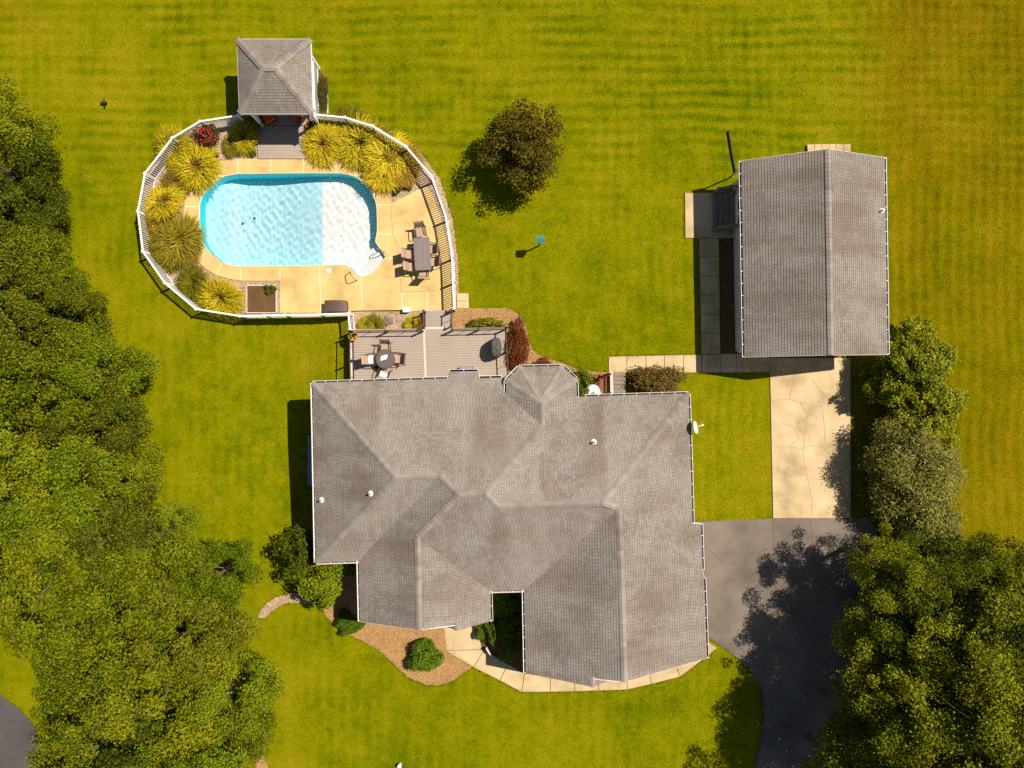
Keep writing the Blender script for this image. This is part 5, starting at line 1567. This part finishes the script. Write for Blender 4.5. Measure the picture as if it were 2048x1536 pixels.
shrub('boxwood', 'box', 702, 1255, 'low shrub at the edge of the front lawn by the southwest corner', .8, .42, .6, 0.3)
shrub_proto('lbox', 72, 0.8, 1.2, 3000, 0.10, 0.07, 'leaf_light', 0.2, 70, 0.7)
shrub('bright_shrub', 'lbox', 985, 1263, 'upright bright shrub at the front courtyard entrance', .42, .75, .95, 0.2)
shrub('courtyard_shrub', 'box', 962, 1262, 'small olive shrub against the front gable beside the walk', .35, .6, .6)
for i, (x, y, s) in enumerate([(1005, 1210, .8), (1030, 1225, .75), (1008, 1260, .7), (1030, 1280, .75), (1015, 1305, .6)]):
    shrub('courtyard_shrub', 'lbox' if i % 2 else 'box', x, y, 'dark shrub in the deep shade of the front courtyard, %s' % ['nearest the back gutter', 'by the east gutter', 'in its middle on the west', 'in its middle on the east', 'nearest the walk'][i], s, s, s * .9, i)
shrub('bay_shrub', 'lbox', 1163, 768, 'bright green shrub hugging the east side of the bay', .75, 1.15, 1.1, 0.35)
shrub_proto('barb', 73, 1.0, 1.15, 7500, 0.085, 0.045, 'leaf_red', 0.2, 150, 0.7)
shrub('barberry_hedge', 'barb', 1034, 693, 'long red barberry hedge along the east deck railing', .66, 1.36, 1.1)
shrub('barberry_bush', 'barb', 1085, 735, 'low red barberry mound at the tip of the bay roof', .62, .5, .6)
shrub_proto('nand', 74, 1.0, 1.5, 7000, 0.12, 0.06, 'leaf_autumn', 0.27, 110, 0.55)
shrub('nandina_bush', 'nand', 1308, 765, 'wide bush turning red between footpath and back eave', 1.5, .95, 1.0)
shrub('nandina_bush', 'nand', 645, 190, 'narrow dry brown shrubs in the bed beside the pavilion', .3, 1.1, .4)
shrub_proto('rose', 75, 0.8, 0.9, 3500, 0.085, 0.06, 'leaf_autumn', 0.2, 80, 0.6)
rb = shrub('rose_bush', 'rose', 413, 274, 'red flowering rose bush by the north pool fence', .95, .8, 1.0)
r = np.random.RandomState(5); m = MB()
for k in range(46):
    a, d = r.rand() * 6.28, math.sqrt(r.rand()) * 0.72
    c = Vector((math.cos(a) * d, math.sin(a) * d, 0.92 - d * d * 0.5 + r.rand() * 0.1))
    for j in range(3): m.lathe([(0.055 - j * 0.015, 0.0), (0.03 - j * 0.008, 0.035 + j * 0.01)], c, 6)
link('blossom', m.mesh('blossom', M['rose']), rb)['kind'] = 'stuff'
shrub_proto('hosta', 76, 1.0, 0.6, 2600, 0.16, 0.08, 'leaf_hosta', 0.2, 70, 0.5)
shrub('hosta_row', 'hosta', 972, 646, 'yellow and green low planting along the deck edge', 1.05, .3, .8)
shrub('pachysandra', 'hosta', 945, 650, 'bright green low clump at the boardwalk end of the deck bed', .3, .22, .8)
shrub('planter_shrub', 'lbox', 541, 579, 'small green shrub in the corner of the square planter', .38, .32, .35)
for i, (x, y) in enumerate([(481, 303), (505, 306), (389, 537), (816, 372), (792, 382)]):
    shrub('seedling_tuft', 'lbox', x, y, 'small green tuft in the pool gravel, %s' % ['below the golden grass by the apron', 'closest to the apron corner', 'southwest of the pool', 'under the east fence', 'beside the east gravel wedge'][i], .26, .26, .3, i, 'tufts in the gravel')

# ornamental grass clumps
def tuft_mesh(seed, mat, n=1300, spread=1.0, h=0.72):
    rs = np.random.RandomState(seed)
    V, F = [], []
    for i in range(n):
        a = rs.rand() * 2 * np.pi; b0 = np.sqrt(rs.rand()) * 0.5 * spread
        bx0, by0 = b0 * np.cos(a), b0 * np.sin(a)
        lean = a + rs.normal() * (0.9 - 0.9 * b0)
        reach = spread * (0.25 + 0.5 * rs.rand()); hh = h * (1.1 - 0.7 * b0) * (0.6 + 0.6 * rs.rand()); w = 0.017 + 0.016 * rs.rand()
        da = rs.normal() * 0.5
        o = len(V)
        x_, y_, tp_ = bx0, by0, 0.0
        for k, t in enumerate((0, 0.3, 0.6, 0.85, 1.0)):
            aa = lean + da * t
            step = reach * (t ** 1.2 - tp_ ** 1.2); tp_ = t
            x_ += step * np.cos(aa); y_ += step * np.sin(aa)
            z = hh * (1.9 * t - 1.3 * t * t) + 0.02
            ww = w * (1 - 0.8 * t)
            V += [(x_ - np.sin(aa) * ww, y_ + np.cos(aa) * ww, z), (x_ + np.sin(aa) * ww, y_ - np.cos(aa) * ww, z)]
        F += [(o + 2*k, o + 2*k + 1, o + 2*k + 3, o + 2*k + 2) for k in range(4)]
    return np_mesh('blades', np.array(V), np.array(F), M[mat])
TM = {'y': [tuft_mesh(i, 'blade_y') for i in (81, 82, 83)], 'g': [tuft_mesh(i, 'blade_g') for i in (84, 85)], 'b': [tuft_mesh(i, 'blade_b') for i in (86, 87)]}
GRASS = [(349,292,36,'y','tall golden grass clump leaning over the northwest fence bend'),(391,331,46,'y','large golden grass clump northwest of the pool'),(352,364,32,'b','low brownish grass clump west of the large golden clump'),
 (327,407,43,'y','big golden grass clump against the west fence'),(316,452,32,'b','dull brown-green grass clump midway along the west fence'),(352,478,48,'g','broad soft green grass clump at the southwest pool curve'),(330,505,36,'g','green grass clump at the southwest fence bend'),
 (385,565,36,'g','low green grass clump below the southwest gravel'),(440,592,45,'y','golden grass clump left of the square planter'),(488,272,30,'y','golden grass clump left of the pavilion apron'),(497,247,32,'g','dark green grass clump in the pavilion shadow'),
 (646,286,38,'y','golden grass clump right of the pavilion apron'),(652,252,32,'g','green-gold grass clump behind the terracotta pot'),(700,248,34,'g','green-gold grass clump below the north fence'),(718,283,42,'y','golden grass clump in the middle of the northeast bed'),
 (758,278,32,'g','green grass clump under the northeast fence bend'),(774,312,40,'y','golden grass clump in the northeast bed near the fence'),(808,322,32,'b','bronze grass clump against the northeast fence'),(764,350,38,'y','golden grass clump overhanging the northeast pool corner'),(808,350,26,'b','bronze grass clump beside the east gravel wedge'),
 (732,650,19,'y','small golden grass clump at the white fence corner by the deck'),(750,650,21,'g','small green grass clump below the pool slab beside the boulder'),(822,646,15,'y','small golden grass clump left of the boardwalk rail'),(836,648,16,'b','small bronze grass clump tight against the boardwalk rail'),
 (680,282,26,'g','green grass clump between two golden clumps of the northeast bed'),(370,300,28,'g','green grass clump under the rose bush'),
 (375,352,26,'b','bronze grass clump at the pool side of the large golden clump'),(300,432,24,'y','thin golden grass clump squeezed against the west fence posts'),(372,498,28,'b','bronze grass clump beside the southwest pool curve'),(308,480,22,'g','thin green grass clump along the lower west fence'),
 (410,590,26,'g','low green grass clump touching the golden clump by the planter'),(740,262,24,'b','bronze grass clump just inside the north fence curve'),(742,318,26,'g','green grass clump at the top right pool corner'),(792,296,26,'y','small golden grass clump at the northeast fence bend'),(462,292,20,'g','small green grass clump beside the statue')]
rs = np.random.RandomState(3)
for i, (x, y, rpx, k, lab) in enumerate(GRASS):
    rad = rpx * (CAM_H - 0.6) / FPX
    p = P(x, y, 0.5 * rad)
    t = thing('ornamental_grass', lab, 'grass clump', (p.x, p.y, 0.03), 'ornamental grasses round the pool', rs.rand() * 6.28)
    t['kind'] = 'thing'
    s = rad * 1.1
    t.rotation_euler = (rs.normal() * 0.16, rs.normal() * 0.16, t.rotation_euler.z)
    t.scale = (s * rs.uniform(.8, 1.22), s * rs.uniform(.8, 1.22), s * rs.uniform(.85, 1.2))
    link('blades', TM[k][i % len(TM[k])], t)
    if k == 'y':
        o = link('inner_blades', TM['b' if i % 2 else 'g'][i % 2], t); o.scale = (0.62, 0.62, 0.85); o.rotation_euler = (0, 0, 1.3)

# ------------------------------------------------------------------ lawn grass blades (real relief over the lawn sheet)
def lawn_blades(n=520000):
    rs = np.random.RandomState(77)
    x = rs.uniform(-29.5, 29.5, n); y = rs.uniform(-22.5, 22.5, n)
    keep = np.ones(n, bool)
    for poly in EXCL:
        xs = [p[0] for p in poly]; ys = [p[1] for p in poly]
        box = (x > min(xs)) & (x < max(xs)) & (y > min(ys)) & (y < max(ys)) & keep
        idx = np.where(box)[0]
        if len(idx): keep[idx[inside(x[idx], y[idx], poly)]] = False
    x, y = x[keep], y[keep]; n = len(x)
    z = hollow(x, y)
    a = rs.rand(n) * 2 * np.pi; w = 0.010 + 0.014 * rs.rand(n); h = 0.015 + 0.03 * rs.rand(n); l = 0.04 + 0.06 * rs.rand(n); b = rs.rand(n) * 2 * np.pi
    ca, sa = np.cos(a) * w, np.sin(a) * w
    V = np.stack([np.c_[x - ca, y - sa, z], np.c_[x + ca, y + sa, z], np.c_[x + np.cos(b) * l, y + np.sin(b) * l, z + h]], 1).reshape(-1, 3)
    me = np_mesh('lawn_grass', V, np.arange(3 * n).reshape(n, 3), M['lawn'])
    o = link('lawn_grass', me)
    tag(o, 'short mown grass blades covering the lawn', 'grass', kind='stuff')
lawn_blades()

# ------------------------------------------------------------------ grass creeping over edges, chips on the mulch
def edge_grass():
    rs = np.random.RandomState(21)
    X, Y = [], []
    for q in (DRIVE_C, DRIVE_A, BED_N, BED_FRONT, PATH, ROAD, DIRT, GRAVEL_RING, [(1217,713),(1398,709)], [(1217,746),(1441,746)], [(1369,386),(1369,477)], [(913,617),(938,617),(938,587)], OUT):
        w = pxy(q)
        closed = len(q) > 4 and q is not OUT
        for a, b in zip(w if closed else w[:-1], w[1:] + w[:1] if closed else w[1:]):
            L = math.hypot(b[0] - a[0], b[1] - a[1]); k = int(L * 70)
            t = rs.rand(k)
            X.append(a[0] + (b[0] - a[0]) * t + rs.normal(size=k) * 0.045); Y.append(a[1] + (b[1] - a[1]) * t + rs.normal(size=k) * 0.045)
    x, y = np.concatenate(X), np.concatenate(Y)
    keep = ~inside(x, y, [tuple(p) for p in w_in]) & ~inside(x, y, SLAB_W)
    for pz_ in (pxy([(700, 600), (1013, 600), (1016, 800), (703, 800)]), gi, pxy([(1440, 1036), (1700, 1036), (1700, 1039), (1440, 1042)])): keep &= ~inside(x, y, pz_)
    x, y = x[keep], y[keep]; n = len(x)
    a = rs.rand(n) * 6.28; b = rs.rand(n) * 6.28; w = 0.010 + 0.012 * rs.rand(n); h = 0.06 + 0.05 * rs.rand(n); l = 0.03 + 0.07 * rs.rand(n)
    V = np.stack([np.c_[x - np.cos(a) * w, y - np.sin(a) * w, np.zeros(n)], np.c_[x + np.cos(a) * w, y + np.sin(a) * w, np.zeros(n)], np.c_[x + np.cos(b) * l, y + np.sin(b) * l, h]], 1).reshape(-1, 3)
    tag(link('edge_grass', np_mesh('edge_grass', V, np.arange(3 * n).reshape(n, 3), M['lawn'])), 'longer grass fringe along drive, bed and path edges', 'grass', kind='stuff')
edge_grass()
M['chip'] = leaf_material('bark_chip', G4((0.14, 0.075, 0.03), (0.30, 0.17, 0.068), (0.44, 0.265, 0.11), (0.54, 0.36, 0.17)), 0.0)
def chips(pix, n, seed, z):
    rs = np.random.RandomState(seed)
    w = pxy(pix); xs = [p[0] for p in w]; ys = [p[1] for p in w]
    x = rs.uniform(min(xs), max(xs), n); y = rs.uniform(min(ys), max(ys), n)
    k = inside(x, y, w); x, y = x[k], y[k]; n = len(x)
    p = np.c_[x, y, z + 0.012 + 0.02 * rs.rand(n)]
    nn = unit(np.c_[rs.normal(size=n) * 0.5, rs.normal(size=n) * 0.5, np.ones(n)])
    a = unit(np.cross(nn, rs.normal(size=(n, 3)))); b = np.cross(nn, a)
    l = (0.012 + 0.028 * rs.rand(n))[:, None]; ww = (0.006 + 0.012 * rs.rand(n))[:, None]
    V = np.stack([p - a * l - b * ww, p + a * l - b * ww, p + a * l + b * ww, p - a * l + b * ww], 1).reshape(-1, 3)
    tag(link('mulch_chips', np_mesh('mulch_chips', V, np.arange(4 * n).reshape(n, 4), M['chip'])), 'loose bark chips scattered over a mulch bed', 'mulch', kind='stuff')
chips(BED_FRONT, 16000, 5, 0.03)
chips(BED_N, 12000, 6, 0.03)
